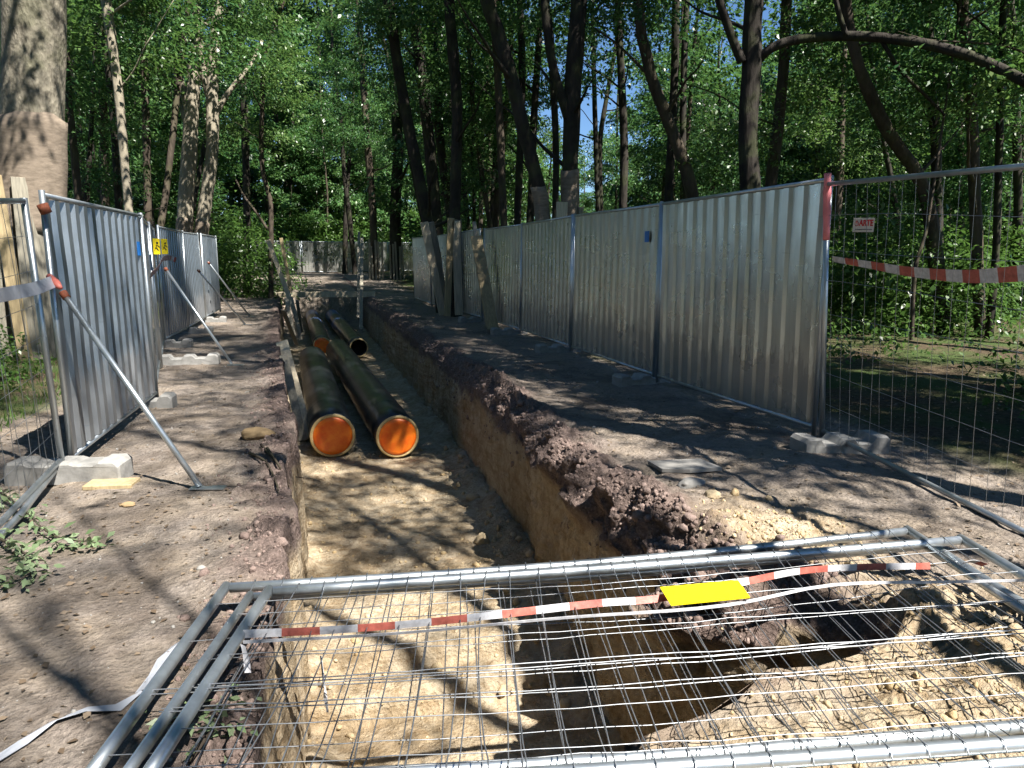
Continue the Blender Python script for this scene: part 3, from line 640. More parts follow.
rand_tree(-4.9, 4.6, 16, .1, M['bark_dark'], CR_THIN[0], 8.5, .9, 'unseen leaning tree added so its crown dapples the beech and left fence', 'unseen leaning trees added for dappled shade', 871, 3, lean=(.34, .22))  # unseen; crown leans in to throw dapples on the beech
rand_tree(-6.6, 6.0, 17, .1, M['bark_dark'], CR_THIN[1], 9.5, .9, 'unseen leaning tree added so its crown dapples the beech and left fence', 'unseen leaning trees added for dappled shade', 872, 3, lean=(.36, .2))
rand_tree(-4.0, 22.0, 17, .09, M['bark_brown'], CR_TALL[1], 6.0, 1.05, 'brown tree leaning over the trench from behind the far left panels', None, 873, 5, lean=(.2, .03))
rand_tree(-4.4, 33.0, 17, .1, M['bark_dark'], CR_TALL[2], 6.0, 1.1, 'dark tree leaning over the far end of the trench from the left shrubs', None, 874, 5, lean=(.22, .0))
rand_tree(6.2, 30.0, 17, .1, M['bark_dark'], CR_TALL[3], 6.5, 1.1, 'dark tree leaning over the far end of the trench from the right', None, 875, 5, lean=(-.2, .0))
for k, px in enumerate((272, 300, 328, 356)):
    v = ray(px, 256); v = v / np.linalg.norm(v[:2]); d = 54 + 2 * k
    rand_tree(v[0] * d, v[1] * d, 23, .2, M['bark_dark'], CR_FAR[k % 3], 8.0 + (k % 2) * 2, 1.55, 'tall leafy tree rising beyond the far cross fence over the trench axis', 'tall trees beyond the far cross fence', 850 + k, 4)
SAP = crown_mesh('crown', 171, 1.0, 2.4, 4, 3, 24, .11, M['leaf'], .5)
for k, (x, y, h) in enumerate([(1.72, -1.15, 11.5), (1.98, -1.0, 12.0)]):  # added stems whose thin shadows stripe the dirt at lower left
    rand_tree(x, y, h, .03, M['bark_brown'], SAP, 9.0 + k, 1.0, 'slender sapling added behind the viewer to cast a shadow stripe', 'saplings added to cast shadow stripes', 880 + k, 2, 'sapling')
# ------------------------------------------------------------------ undergrowth
def scatter_leaves(name, label, cat, C, per, rad, size, mat, seed, flat=.05, kind='stuff'):
    rng = np.random.default_rng(seed); C = np.array(C); V, F = sprays(C, rng.random(len(C)) * 6.28, per, rad, flat, size, rng, .1)
    o = obj(name, V, F, mat); tag(o, label, cat, None, kind); return o
rg = np.random.default_rng(3)
def region(nn, fx, fy, zlo, zhi, dens=None):
    out = []
    while len(out) < nn:
        x, y = rg.uniform(*fx), rg.uniform(*fy)
        if dens is not None and fbm(np.array([[x, y, 0]]), .35, 3, 9)[0] < dens: continue
        out.append((x, y, gz(x, y) + rg.uniform(zlo, zhi)))
    return out
scatter_leaves('undergrowth', 'low green herbs covering the forest floor behind the right fence', 'undergrowth', region(4600, (5.6, 30), (3, 38), .05, .5, -.3), 12, .3, .09, M['herb'], 1)
scatter_leaves('undergrowth', 'low green herbs covering the forest floor left of the fences', 'undergrowth', region(800, (-16, -3.2), (6, 40), .04, .3, -.05), 12, .26, .08, M['herb'], 2)
V = []; F = []
gc = region(5200, (-7, -2.4), (4.5, 16), 0, 0, -.1); rng = np.random.default_rng(8)
for k, (x, y, z) in enumerate(gc):
    a = rng.random() * 6.28; h = rng.uniform(.05, .15); dx, dy = math.cos(a), math.sin(a); b = len(V); lx, ly = rng.normal(0, .04, 2)
    V += [(x - dx * .006, y - dy * .006, z), (x + dx * .006, y + dy * .006, z), (x + lx, y + ly, z + h)]; F.append((b, b + 1, b + 2))
tag(obj('grass', V, F, M['herb']), 'short grass at the foot of the burlap wrapped giant', 'grass', kind='stuff')
bushes = [(-1.9, 27.5, 1.7, 'dense green shrub past the end of the left sheet fence'), (-.9, 29.5, 1.35, 'low bright shrub beside the leaning poles of the trench end'), (-3.4, 29, 1.9, 'tall green shrub behind the low bright shrub on the left'), (-2.6, 33, 1.8, 'shrub in front of the left part of the far sheet fence'),
          (-3.6, 9.6, .7, 'small green bush seen through the gap of the left fence')]
rb_ = random.Random(4)
for k in range(30):
    d = rb_.uniform(15, 36); px = rb_.uniform(845, 1030); v = ray(px, 256); v = v / np.linalg.norm(v[:2]); bushes.append((v[0] * d, v[1] * d, rb_.uniform(.8, 1.9), None))
for k in range(14): bushes.append((-6 + k * 1.5, 50.5 + k * .35 + rb_.uniform(-.6, .6), rb_.uniform(2.2, 3.2), 1))
for k in range(12):
    d = rb_.uniform(30, 46); px = rb_.uniform(-20, 230); v = ray(px, 256); v = v / np.linalg.norm(v[:2])
    bushes.append((v[0] * d, v[1] * d, rb_.uniform(1.2, 2.2), 0))
for k, (x, y, s, lb) in enumerate(bushes):
    o = bpy.data.objects.new('shrub', CR_BUSH[k % 3]); col.objects.link(o); o.location = (x, y, gz(x, y)); o.rotation_euler.z = k * 1.3; o.scale = (s, s, s)
    t_ = {None: ('leafy bush of the woods seen through the mesh fence', 'bushes behind the mesh fence'), 0: ('leafy bush of the woods behind the left sheet fence', 'bushes behind the left fence'), 1: ('bush of the green wall behind the far cross fence', 'bushes behind the far cross fence')}
    if isinstance(lb, str): tag(o, lb, 'shrub')
    else: tag(o, t_[lb][0], 'shrub', t_[lb][1])

# ------------------------------------------------------------------ corrugated fence panels
def sheet_profile(Ln, h, z0, period=.19, depth=.03, bow=.0, seed=0):
    xs = [0.0]; ys = [0.0]; x = 0
    while x < Ln - 1e-6:
        for t, d in ((.36, 0), (.46, 1), (.84, 1), (.94, 0), (1.0, 0)):
            if x + t * period <= Ln + 1e-6: xs.append(x + t * period); ys.append(d * depth)
        x += period
    xs = np.array(xs); ys = np.array(ys); zs = np.linspace(0, 1, 9); V = []
    for z in zs:
        wob = .012 * fbm(np.stack([xs, np.full_like(xs, z * 2), np.full_like(xs, seed)], -1), .9, 2, seed) + .004 * fbm(np.stack([xs * 4, np.full_like(xs, z * 2), np.full_like(xs, seed)], -1), 1, 2, seed + 3)
        V += [(a, b + c, z0 + z * h) for a, b, c in zip(xs, ys, wob)]
    n_ = len(xs); F = [(r * n_ + i, r * n_ + i + 1, (r + 1) * n_ + i + 1, (r + 1) * n_ + i) for r in range(len(zs) - 1) for i in range(n_ - 1)]
    return V, F
def sheet_panel(p0, p1, label, group, mat, h=1.95, z0=.1, tilt=0.0, seed=0, flip=1, sticker=None, y_off=0):
    p0 = np.array(p0, float); p1 = np.array(p1, float); Ln = np.linalg.norm((p1 - p0)[:2]); ang = math.atan2(p1[1] - p0[1], p1[0] - p0[0])
    g0, g1 = gz(p0[0], p0[1]), gz(p1[0], p1[1]); pitch = math.atan2(g1 - g0, Ln)
    t = thing('sheet_fence_panel', (p0[0], p0[1], g0), label, 'fence panel', group, Euler((tilt, -pitch, ang)))
    V, F = sheet_profile(Ln - .05, h - .04, z0 + .02, seed=seed); V = np.array(V) + np.array([.025, -.011, 0]); o = obj('sheet', V, F, mat, t, False, False)
    for x in (.0, Ln - .0): MB().tube([(x + (.02 if x == 0 else -.02), 0, z0 - .08), (x + (.02 if x == 0 else -.02), 0, z0 + h + .03)], .02, 10).obj('post', M['galv'], t, True, False)
    MB().tube([(.042, 0, z0 + h), (Ln - .042, 0, z0 + h)], .018, 8).obj('top_rail', M['galv'], t, True, False)
    MB().tube([(.042, 0, z0), (Ln - .042, 0, z0)], .018, 8).obj('bottom_rail', M['galv'], t, True, False)
    if sticker: MB().box((sticker, (.021 if flip > 0 else -.014), z0 + h * .82), (.11, .003, .13)).obj('sticker', M['blue'], t, False, False)
    return t
RF = [4.7, 7.5, 10.3, 13.1, 15.9, 18.7, 21.5, 24.3]
rl = ['nearest wide sheet panel of the right fence beside the mesh panel', 'second sheet panel of the right fence with a blue sticker', 'third sheet panel of the right fence ending left of the wrapped trunks', 'sheet panel of the right fence just right of the propped plank', 'sheet panel of the right fence behind the propped plank', 'sheet panel of the right fence behind the boxed guarded tree', 'last sheet panel of the right fence beyond the leaning guarded tree']
rx = [4.08, 4.10, 4.13, 4.2, 4.18, 4.12, 4.06, 4.0]
for i in range(7):
    sheet_panel((rx[i], RF[i] + .02, 0), (rx[i + 1], RF[i + 1] - .03, 0), rl[i], 'right sheet fence panels', M['sheet'], 1.98, .1, R([-.6, .3, .5, 1.2, -.8, .6, -1][i]), i, 1, ({1: .3, 4: 2.2}.get(i)))
sheet_panel((-1.52, 5.42, 0), (-1.38, 7.92, 0), 'nearest sheet panel of the left fence dappled with sun', 'left sheet fence panels', M['sheet_dark'], 1.76, .12, R(0), 21, -1, 2.25)
LF = [(-2.06, 12.9), (-1.98, 15.2), (-1.9, 17.5), (-1.8, 19.9)]
ll = ['far left sheet panel next to the yellow signs', 'middle sheet panel of the far left fence with a strut', 'last sheet panel of the far left fence beside the shrub']
for i in range(3): sheet_panel((*LF[i], 0), (LF[i + 1][0], LF[i + 1][1] - .06, 0), ll[i], 'left sheet fence panels', M['sheet_dark'], 1.82, .14, R([1, -1, .5][i]), 31 + i, -1)
fp = [(-4.9, 43.8), (-2.1, 45.3), (.7, 46.5), (3.5, 47.5), (6.3, 48.2), (9.0, 48.8)]
fl_ = ['bluish sheet panel at the left end of the far cross fence behind shrubs', 'sheet panel of the far cross fence above the crossbeam', 'sunlit sheet panel of the far cross fence above the pipes', 'ribbed sheet panel of the far cross fence left of the slat guards', 'sheet panel of the far cross fence behind the slat guards']
for i in range(5): sheet_panel((*fp[i], 0), (fp[i + 1][0] - .06, fp[i + 1][1], 0), fl_[i], 'far cross fence panels', M['sheet'], 1.85, .08, 0, 41 + i, -1)

# ------------------------------------------------------------------ mesh panels
def wire_grid(Ln, h, dx, zs, r, seed=0, bend=.004, nseg=5):
    rng = np.random.default_rng(seed); mb = MB(); nx_ = int(round(Ln / dx))
    for i in range(1, nx_):
        x = i * Ln / nx_; b1, b2 = rng.normal(0, bend, 2)
        mb.tube([(x + b1 * math.sin(t * 3.14) + .3 * rng.normal(0, bend), b2 * math.sin(t * 3.14) * 2.5, t * h) for t in np.linspace(0, 1, nseg)], r, 4, False)
    for z in zs:
        ph = rng.random() * 6; am = rng.normal(0, bend * 2.5)
        mb.tube([(t * Ln, r * 1.6 + rng.normal(0, bend * .4), z + am * math.sin(t * 6.28 + ph) + rng.normal(0, bend * .25)) for t in np.linspace(0, 1, 15)], r, 4, False)
    return mb
def mesh_panel(p0, ang, Ln, h, z0, label, group, rot=(0, 0), seed=0, rpost=.021, dx=.12):
    t = thing('mesh_fence_panel', p0, label, 'fence panel', group, Euler((rot[0], rot[1], ang)))
    for x in (0, Ln): MB().tube([(x, 0, z0 - .1), (x, 0, z0 + h + .02)], rpost, 10).obj('post', M['galv'], t, True, False)
    MB().tube([(rpost, 0, z0 + h), (Ln - rpost, 0, z0 + h)], rpost * .85, 10).obj('top_rail', M['galv'], t, True, False)
    MB().tube([(rpost, 0, z0), (Ln - rpost, 0, z0)], rpost * .85, 10).obj('bottom_rail', M['galv'], t, True, False)
    g = wire_grid(Ln, h, dx, [h * k / 8 for k in range(1, 8)], .0017, seed); V = np.array(g.V) + np.array([0, 0, z0]); obj('wire_mesh', V, g.F, M['wire'], t, True, False)
    return t
mr = mesh_panel((4.06, 4.62, gz(4.06, 4.62)), R(-99), 3.5, 1.93, .1, 'tall mesh panel on the right carrying the white sign', 'standing mesh fence panels', (R(5), R(2.6)), 3)
V, F = tube([(0, 0, 1.62 + k * .07) for k in range(8)], [.024, .026, .025, .03, .026, .029, .025, .027], 10, True, .2, 3); obj('tape_wrap', V, F, M['pink'], mr, True, False)
mesh_panel((-1.54, 5.3, gz(-1.5, 5.3)), R(-91.5), 3.0, 1.68, .14, 'mesh panel at the left edge in front of the boarded giant trunk', 'standing mesh fence panels', (0, R(4)), 4)
mesh_panel((-1.42, 8.05, 0), R(98), 2.3, 1.78, .12, 'mesh panel between the near left sheet and the yellow signs', 'standing mesh fence panels', (0, 0), 5)
mg = mesh_panel((-1.74, 10.45, 0), R(98), 2.35, 1.8, .12, 'mesh panel behind the yellow signs in the left fence', 'standing mesh fence panels', (0, 0), 6)

# ------------------------------------------------------------------ concrete feet
def foot(x, y, ang, label, Ln=.7, wd=.23, h=.14, notch=.05, z=None):
    pr = [(-.5, 0), (-.5, .8), (-.46, 1), (-.33, 1), (-.28, 1 - notch / h), (-.12, 1 - notch / h), (-.07, .95), (.07, .95), (.12, 1 - notch / h), (.28, 1 - notch / h), (.33, 1), (.46, 1), (.5, .8), (.5, 0)]
    V = []; 
    for s_, ins in ((-wd / 2, .012), (-wd / 2 + .015, 0), (wd / 2 - .015, 0), (wd / 2, .012)):
        V += [(a * (Ln - ins * 2), s_, b * (h - ins)) for a, b in pr]
    k = len(pr); F = [tuple(range(k)), tuple(range(4 * k - 1, 3 * k - 1, -1))]
    for r_ in range(3):
        for i in range(k): F.append((r_ * k + i, (r_ + 1) * k + i, (r_ + 1) * k + (i + 1) % k, r_ * k + (i + 1) % k))
    V = np.array(V); V = V + .005 * np.stack([fbm(V, 14, 3, s) for s in (1, 2, 3)], -1)
    o = obj('concrete_foot', V, F, M['concrete']); o.location = (x, y, (gz(x, y) if z is None else z) - .01); o.rotation_euler.z = ang; tag(o, label, 'fence foot', 'concrete fence feet'); return o
foot(-1.5, 5.30, R(-12), 'pale concrete foot under the near post of the left sheet fence', .74, .22, .15, .02)
foot(-1.5, 7.75, R(-5), 'concrete foot at the far end of the near left sheet panel', .62)
foot(-1.42, 10.75, R(-2), 'pale notched concrete foot beside the left mesh panel on open dirt', .78)
foot(-2.0, 12.95, R(-4), 'concrete foot under the far left fence next to the mesh gap')
foot(-1.9, 15.3, R(-3), 'concrete foot in the middle of the far left fence'); foot(-1.83, 17.6, R(-3), 'concrete foot near the end of the far left fence')
foot(4.02, 4.38, R(-8), 'concrete foot where the mesh panel meets the nearest right sheet', .72)
foot(3.95, 7.55, R(3), 'concrete foot between the first and second right sheet panels'); foot(3.96, 10.4, R(-2), 'concrete foot between the second and third right sheet panels'); foot(4.0, 13.2, R(2), 'concrete foot left of the third right sheet panel')
foot(4.0, 16.0, R(2), 'concrete foot behind the wide propped plank')
MB().box((0, 0, 0), (.3, .16, .03), None, .004).obj('board', M['wood'])
bd = bpy.data.objects['board']; bd.location = (-1.2, 5.06, gz(-1.2, 5.06) + .012); bd.rotation_euler.z = R(-10); tag(bd, 'short wooden board by the near left concrete foot', 'board')

# ------------------------------------------------------------------ struts of the left fence
def strut(a, b, label, r=.019):
    a = np.array(a); b = np.array(b); t = thing('fence_strut', b, label, 'strut', 'slanted struts of the left fence')
    MB().tube([a, b + np.array([0, 0, .02])], r, 10).obj('tube', M['galv'], t, True)
    MB().box(b + np.array([0.05, -.01, .008]), (.22, .07, .008), (0, 0, R(-15))).obj('foot_plate', M['galv'], t)
    V, F = tube([a + (b - a) * .0, a + (b - a) * .03], r * 1.35, 10); obj('clamp', V, F, M['rust'], t, True)
b = G(200, 490); b[2] = gz(b[0], b[1]); strut((-1.47, 5.47, 1.26), b, 'long slanted strut of the nearest left sheet panel')
b = G(232, 365); b[2] = gz(b[0], b[1]); strut(AT(165, 268, 11.0), b, 'slanted strut over the notched concrete foot')
b = G(245, 326); b[2] = gz(b[0], b[1]); strut(AT(198, 270, 15.2), b, 'slanted strut of the middle far left panel')
b = G(215, 322) ; strut(AT(208, 262, 17.6), np.array([-1.05, 18.9, gz(-1.05, 18.9)]), 'short dark strut of the last far left panel')
V, F = tube([AT(60, 463, 5.35), G(20, 515, .07), G(0, 536, .03), G(-40, 585, .03)], .02, 10); tag(obj('fallen_tube', V, F, M['galv'], None, True), 'loose tube lying on the ground by the near left foot', 'tube')
V, F = tube([(-.03, 0, 0), (.03, 0, 0)], .034, 10); o = obj('rusty_clamp', V, F, M['rust'], None, True); o.location = (-1.5, 5.39, 1.8); o.rotation_euler = (0, R(70), 0); tag(o, 'rusty clamp joining mesh and sheet at the near left post', 'clamp')

# ------------------------------------------------------------------ signs
def text(body, size, mat, parent, loc, rot, name='lettering', off=.0, sx=1.0):
    c = bpy.data.curves.new(name, 'FONT'); c.body = body; c.size = size; c.align_x = 'CENTER'; c.align_y = 'CENTER'; c.extrude = .0012; c.offset = off; c.materials.append(mat)
    f = bpy.data.objects.new(name, c); col.objects.link(f); bpy.context.view_layer.update(); dg = bpy.context.evaluated_depsgraph_get()
    me = bpy.data.meshes.new_from_object(f.evaluated_get(dg)); bpy.data.objects.remove(f)
    o = bpy.data.objects.new(name, me); col.objects.link(o); o.parent = parent; o.location = loc; o.rotation_euler = rot; o.scale = (sx, 1, 1); return o
# white sign on the right mesh: local frame of the mesh panel (x along the panel)
cpos = AT(863.5, 225, 4.2)
sgn = thing('company_sign', cpos, 'small white sign with red lettering on the right mesh panel', 'sign', None, (0, R(2), R(-99 + 18)))
MB().box((0, 0, 0), (.172, .004, .098), None, .0015).obj('board', M['signwhite'], sgn, False, False)
text('ARTE', .058, M['signred'], sgn, (.022, -.004, .012), (R(90), 0, 0), off=.0016, sx=.82)
lg = MB(); a = np.linspace(.5, 5.8, 14); lg.tube([(-.055 + .014 * math.cos(t + 1.57), -.004, .010 + .016 * math.sin(t + 1.57)) for t in a], .0022, 5); lg.tube([(-.055, -.004, .012), (-.055, -.004, .034)], .0025, 5); lg.obj('logo', M['signred'], sgn, True, False)
sm = MB(); x = -.062
for k, wd in enumerate((.012, .01, .02, .012, .024, .014, .01, .016)): sm.box((x + wd / 2, -.0032, -.031), (wd, .002, .006)); x += wd + .0025
sm.obj('small_print', M['grey'], sgn, False, False)
for k, (px, sy) in enumerate(((156.5, 0), (164.5, 0))):
    p = AT(px, 246.5, (10.2, 11.6)[k]); s_ = thing('warning_sign', p, ['yellow warning sign with black pictogram, the left of two on the left mesh', 'yellow warning sign with black pictogram, next to the far left sheet'][k], 'sign', 'yellow warning signs', (0, 0, R(25)))
    k_ = (1, 1.1)[k]
    MB().box((0, 0, 0), (.082 * k_, .005, .2 * k_), None, .002).obj('board', M['yellow'], s_, False, False)
    pm = MB(); V, F = tube([(.01, -.004, .045), (.01, -.0055, .045)], .014, 10); pm.add(V, F)
    pm.beam((.008, -.004, .03), (-.012, -.004, -.015), .002, .026, 0, 0); pm.beam((-.012, -.0045, -.01), (.02, -.0045, -.05), .002, .012, 0, 0); pm.beam((-.012, -.0048, -.01), (-.03, -.0048, -.05), .002, .012, 0, 0); pm.beam((.0, -.0052, .02), (.038, -.0052, -.01), .002, .009, 0, 0)
    pm.obj('pictogram', M['black'], s_, False, False)

# ------------------------------------------------------------------ tape
def tape(name, pts, wd, label, twist, seg=.10, group=None, two=True, mat=None):
    P = smooth_path(pts, 10); d = np.concatenate([[0], np.cumsum(np.linalg.norm(np.diff(P, axis=0), axis=1))]); n_ = max(int(d[-1] / (seg / 4)), 8)
    s = np.linspace(0, d[-1], n_ + 1); Q = np.stack([np.interp(s, d, P[:, i]) for i in range(3)], 1); T = np.gradient(Q, axis=0); T /= np.linalg.norm(T, axis=1)[:, None]
    V = []; 
    for i, q in enumerate(Q):
        up = np.array([0, 0, 1.0]); up = up - T[i] * (up @ T[i]); up /= np.linalg.norm(up); sd_ = np.cross(T[i], up); a = twist(s[i] / d[-1]); e = math.cos(a) * up + math.sin(a) * sd_
        nn = np.cross(T[i], e); wv = wd(s[i] / d[-1]) if callable(wd) else wd
        V += [q - e * wv / 2, q + e * wv / 2, q + e * wv / 2 + nn * .0012, q - e * wv / 2 + nn * .0012]
    F = []; mi = []
    for i in range(len(Q) - 1):
        for k in range(4): F.append((i * 4 + k, i * 4 + (k + 1) % 4, i * 4 + 4 + (k + 1) % 4, i * 4 + 4 + k)); mi.append(int(s[i] / seg) % 2)
    o = obj(name, V, F, mat or M['white']); o.data.materials.append(M['red'])
    if two: o.data.polygons.foreach_set('material_index', np.array(mi, dtype=np.int32))
    return tag(o, label, 'tape', group)
tape('barrier_tape', [AT(833, 259, 4.55), AT(870, 265, 4.2), AT(905, 271, 3.9), AT(950, 275.5, 3.55), AT(985, 276, 3.3), AT(1060, 270, 2.85)], lambda t: .05 + .05 * t, 'red and white barrier tape stretched across the right mesh panel', lambda t: .5 - .4 * t, .12)
tape('barrier_tape', [(-1.49, 5.42, 1.34), (-1.46, 4.9, 1.31), (-1.44, 4.3, 1.3), (-1.4, 3.6, 1.28)], .075, 'whitish tape tied to the near left post running out of view', lambda t: .5 * math.cos(3 * t), .5, None, False, M['film'])
V, F = tube([AT(49, 276, 5.42), AT(56, 284, 5.36), AT(61, 288, 5.3)], [.02, .03, .012], 8); tag(obj('tape_knot', V, F, M['red'], None, True), 'red tape knot at the near left post', 'tape')
tape('barrier_tape', [AT(150, 276, 8.6), AT(158, 268, 10), AT(163, 259, 11), AT(170, 258, 12.4), AT(176, 260, 12.7)], .08, 'small red and white tape tied beside the yellow signs', lambda t: .3, .14)

# ------------------------------------------------------------------ pipes
def pipe(a, b, r, label, cap, wraps=()):
    a = np.array(a, float); b = np.array(b, float); d = (b - a) / np.linalg.norm(b - a); Ln = np.linalg.norm(b - a)
    t = thing('insulated_pipe', a - np.array([0, 0, r]), label, 'pipe', 'insulated pipes in the trench')
    at = lambda s: a + d * s
    V, F = tube([at(s) for s in (0, .01, .012, .5, 1.0, 1.02, 1.06, Ln * .5, Ln * .72, Ln * .72 + .02, Ln - .3, Ln)], [r * .93, r * .985, r, r, r, r * 1.012, r * 1.012, r * 1.004, r * 1.004, r, r, r], 48, False)
    obj('casing', V, F, M['pipe'], t, True)
    n_ = 48; rings = [(r * .99, .0), (r * .975, -.02), (r * .86, -.022), (r * .85, .02)]
    ref = np.cross(d, [0, 0, 1.0]); ref /= np.linalg.norm(ref); v2 = np.cross(d, ref); an = np.arange(n_) * 2 * math.pi / n_
    def disc(rs, mat, name, fill):
        V = []; F = []
        for rad, s in rs: V += [at(s) + (math.cos(x) * ref + math.sin(x) * v2) * rad for x in an]
        for i in range(len(rs) - 1):
            for k in range(n_): F.append((i * n_ + k, i * n_ + (k + 1) % n_, (i + 1) * n_ + (k + 1) % n_, (i + 1) * n_ + k))
        if fill: F.append(tuple(range((len(rs) - 1) * n_, len(rs) * n_)))
        return obj(name, V, F, mat, t, True)
    disc(rings, M['foam'], 'insulation_ring', False)
    if cap: disc([(r * .855, -.018), (r * .84, -.03), (r * .7, -.036), (r * .35, -.034), (r * .1, -.033)], M['cap'], 'end_cap', True)
    else:
        disc([(r * .85, .02), (r * .84, .6)], M['hole'], 'bore', True)
    for s0, s1 in wraps:
        V, F = tube([at(s) for s in np.linspace(s0, s1, 6)], r * 1.03, 32, False, .03, 5); obj('blue_wrap', V, F, M['wrap'], t, True)
    return t
m, n_, b_, o_ = material('black_polyethylene_dusty'); v = coords(n_)
k1 = noise(n_, v, 2.2, 6, .7); k2 = noise(n_, coords(n_, (9, .35, 9)), 3, 4, .6); gn = N(n_, 'ShaderNodeNewGeometry'); sx = N(n_, 'ShaderNodeSeparateXYZ'); L(n_, gn.outputs['Normal'], sx.inputs[0])
dust = math_(n_, 'MULTIPLY', math_(n_, 'MULTIPLY', ramp(n_, k1, [(.45, 0), (.72, 1)]), ramp(n_, sx.outputs['Z'], [(.1, .12), (.9, .45)])), .5)
c = mix(n_, dust, (.008, .010, .014), (.11, .105, .10)); c = mix(n_, ramp(n_, k2, [(.64, 0), (.7, .25)]), c, (.12, .12, .12))
L(n_, c, b_.inputs['Base Color']); L(n_, math_(n_, 'ADD', .28, math_(n_, 'MULTIPLY', dust, .6)), b_.inputs['Roughness']); b_.inputs['Specular IOR Level'].default_value = .45; bump(n_, b_, k1, .08, .02); M['pipe'] = m
m, n_, b_, o_ = material('orange_cap'); v = coords(n_); k = noise(n_, v, 5, 5, .65)
L(n_, mix(n_, ramp(n_, noise(n_, v, 11, 6, .7), [(.58, 0), (.78, .3)]), mix(n_, ramp(n_, k, [(.38, 0), (.62, 1)]), (.95, .25, .02), (.85, .12, .008)), (.45, .13, .03)), b_.inputs['Base Color']); b_.inputs['Roughness'].default_value = .38; bump(n_, b_, k, .25, .03); M['cap'] = m
pipe((.42, 9.5, -.86), (.37, 17.0, -.86), .30, 'near left black pipe with a bright orange end cap', True)
pipe((1.24, 9.2, -.86), (1.03, 18.4, -.86), .29, 'near right black pipe with a bright orange end cap', True)
pipe((.69, 19.4, -.84), (.72, 30.1, -.86), .235, 'far left black pipe with a dim orange end behind the near pipes', True, [(6.0, 6.5), (8.2, 10.2)])
pipe((1.62, 19.1, -.9), (1.5, 30.1, -.9), .255, 'far right black pipe with a dark open end', False, [(6.3, 6.8), (8.4, 10.6)])

# ------------------------------------------------------------------ timber of the trench
def plank(a, b, wd, th, label, mat, roll=0, name='plank'): return tag(MB().beam(a, b, wd, th, roll).obj(name, M[mat]), label, 'plank')
plank((-.2, 12.0, .14), (.1, 10.4, -1.1), .19, .03, 'pale board leaning down the left trench wall beside the near pipe', 'wood_pale', R(20))
plank((-.17, 11.0, .05), (.04, 10.3, -1.1), .12, .025, 'narrow second board behind the pale board on the left trench wall', 'wood_grey', R(15))
plank(AT(268, 240, 25.5), G(303, 335, -1.1), .15, .08, 'long pole leaning over the left trench edge', 'wood_pale', 0, 'timber_pole')
plank(AT(281, 238, 26.5), AT(291, 292, 26.3), .12, .05, 'straight pole standing behind the crossbeam on the left', 'wood', 0, 'timber_pole')
plank((-.6, 27.6, .1), (3.0, 27.3, .08), .2, .2, 'timber beam laid across the trench', 'wood_pale', 0, 'crossbeam')
plank(AT(361, 330, 21), AT(362, 238, 24), .1, .06, 'upright pole at the right trench edge by the crossbeam', 'wood_grey', 0, 'timber_pole')
plank(AT(358, 318, 23), AT(359, 232, 25), .08, .05, 'thinner upright pole just left of the right edge pole', 'wood_grey', 0, 'timber_pole')
plank(AT(283, 310, 20), G(297, 345, -1.0), .14, .03, 'short board on the left wall under the leaning pole', 'wood_pale', R(20))
for k, (px0, py0, px1, py1) in enumerate([(286, 298, 296, 345), (291, 297, 301, 340), (297, 300, 302, 332)]):
    plank(AT(px0, py0, 22 + k), G(px1, py1, -1.0), .11, .03, ['first shoring board under the left end of the crossbeam', 'second shoring board under the left end of the crossbeam', 'third shoring board under the left end of the crossbeam'][k], 'wood_grey', R(20))

# ------------------------------------------------------------------ the low mesh barriers lying over the trench
def low_barrier(cfl, cfr, cnl, near2, label, seed, rt=.021, nl=6, dx=.105, sag=.03, side=True):
    cfl = np.array(cfl, float); cfr = np.array(cfr, float); X = cfr - cfl; Ln = np.linalg.norm(X); X /= Ln
    cnl = np.array(cnl, float); XN = np.array(near2, float) - cnl; XN /= np.linalg.norm(XN); cnr = cnl + XN * Ln; h = np.linalg.norm(cnl - cfl); D = (cnl - cfl) / h; Nn = np.cross(X, D); Nn /= np.linalg.norm(Nn); 
    if Nn[2] < 0: Nn = -Nn
    t = thing('low_mesh_barrier', cfl, label, 'mesh barrier', 'low mesh barriers lying across the trench')
    def W(x, y, z=0): return (cfl + X * x) * (1 - y / h) + (cnl + XN * x) * (y / h) + Nn * (z - sag * math.sin(math.pi * np.clip(x / Ln, 0, 1)) )
    xs = np.linspace(0, Ln, 12)
    MB().tube([W(x, 0) for x in np.linspace(.02, Ln - .02, 12)], rt, 12).obj('long_tube', M['galv'], t, True)
    MB().tube([W(x, h) for x in np.linspace(.02, Ln - .02, 12)], rt, 12).obj('long_tube', M['galv'], t, True)
    for x in (0, Ln): MB().tube([W(x, y) for y in np.linspace(-.02, h + .02, 6)], rt, 12).obj('side_tube', M['galv'], t, True)
    rng = np.random.default_rng(seed); mb = MB(); nx_ = int(Ln / dx)
    for i in range(1, nx_):
        x = i * Ln / nx_ + rng.normal(0, .004); ph = rng.normal(0, .012)
        pts = [W(x, -.026, .0), W(x, -.012, rt + .004), W(x + ph * .2, .05, .012)] + [W(x + ph * math.sin(3.14 * s_), s_ * h, .006 + rng.normal(0, .003)) for s_ in np.linspace(.1, .9, 6)] + [W(x, h - .05, .012), W(x, h + .012, rt + .004), W(x, h + .026, .0)]
        mb.tube(pts, .0022, 4, False)
    for j in range(nl):
        y = h * (j + .6) / nl + rng.normal(0, .01); am = rng.normal(0, .012); ph = rng.random() * 6; dbl = 2 if j == nl // 2 else 1
        for q in range(dbl):
            mb.tube([W(x, y + q * .02 + am * math.sin(x * 2 + ph) + rng.normal(0, .0015), .012 + rng.normal(0, .002)) for x in np.linspace(-.02, Ln + .02, 26)], (.0024 if dbl == 2 else .0019), 4, False)
    mb.obj('wire_mesh', M['wire'], t, True)
    return t
z3 = .13
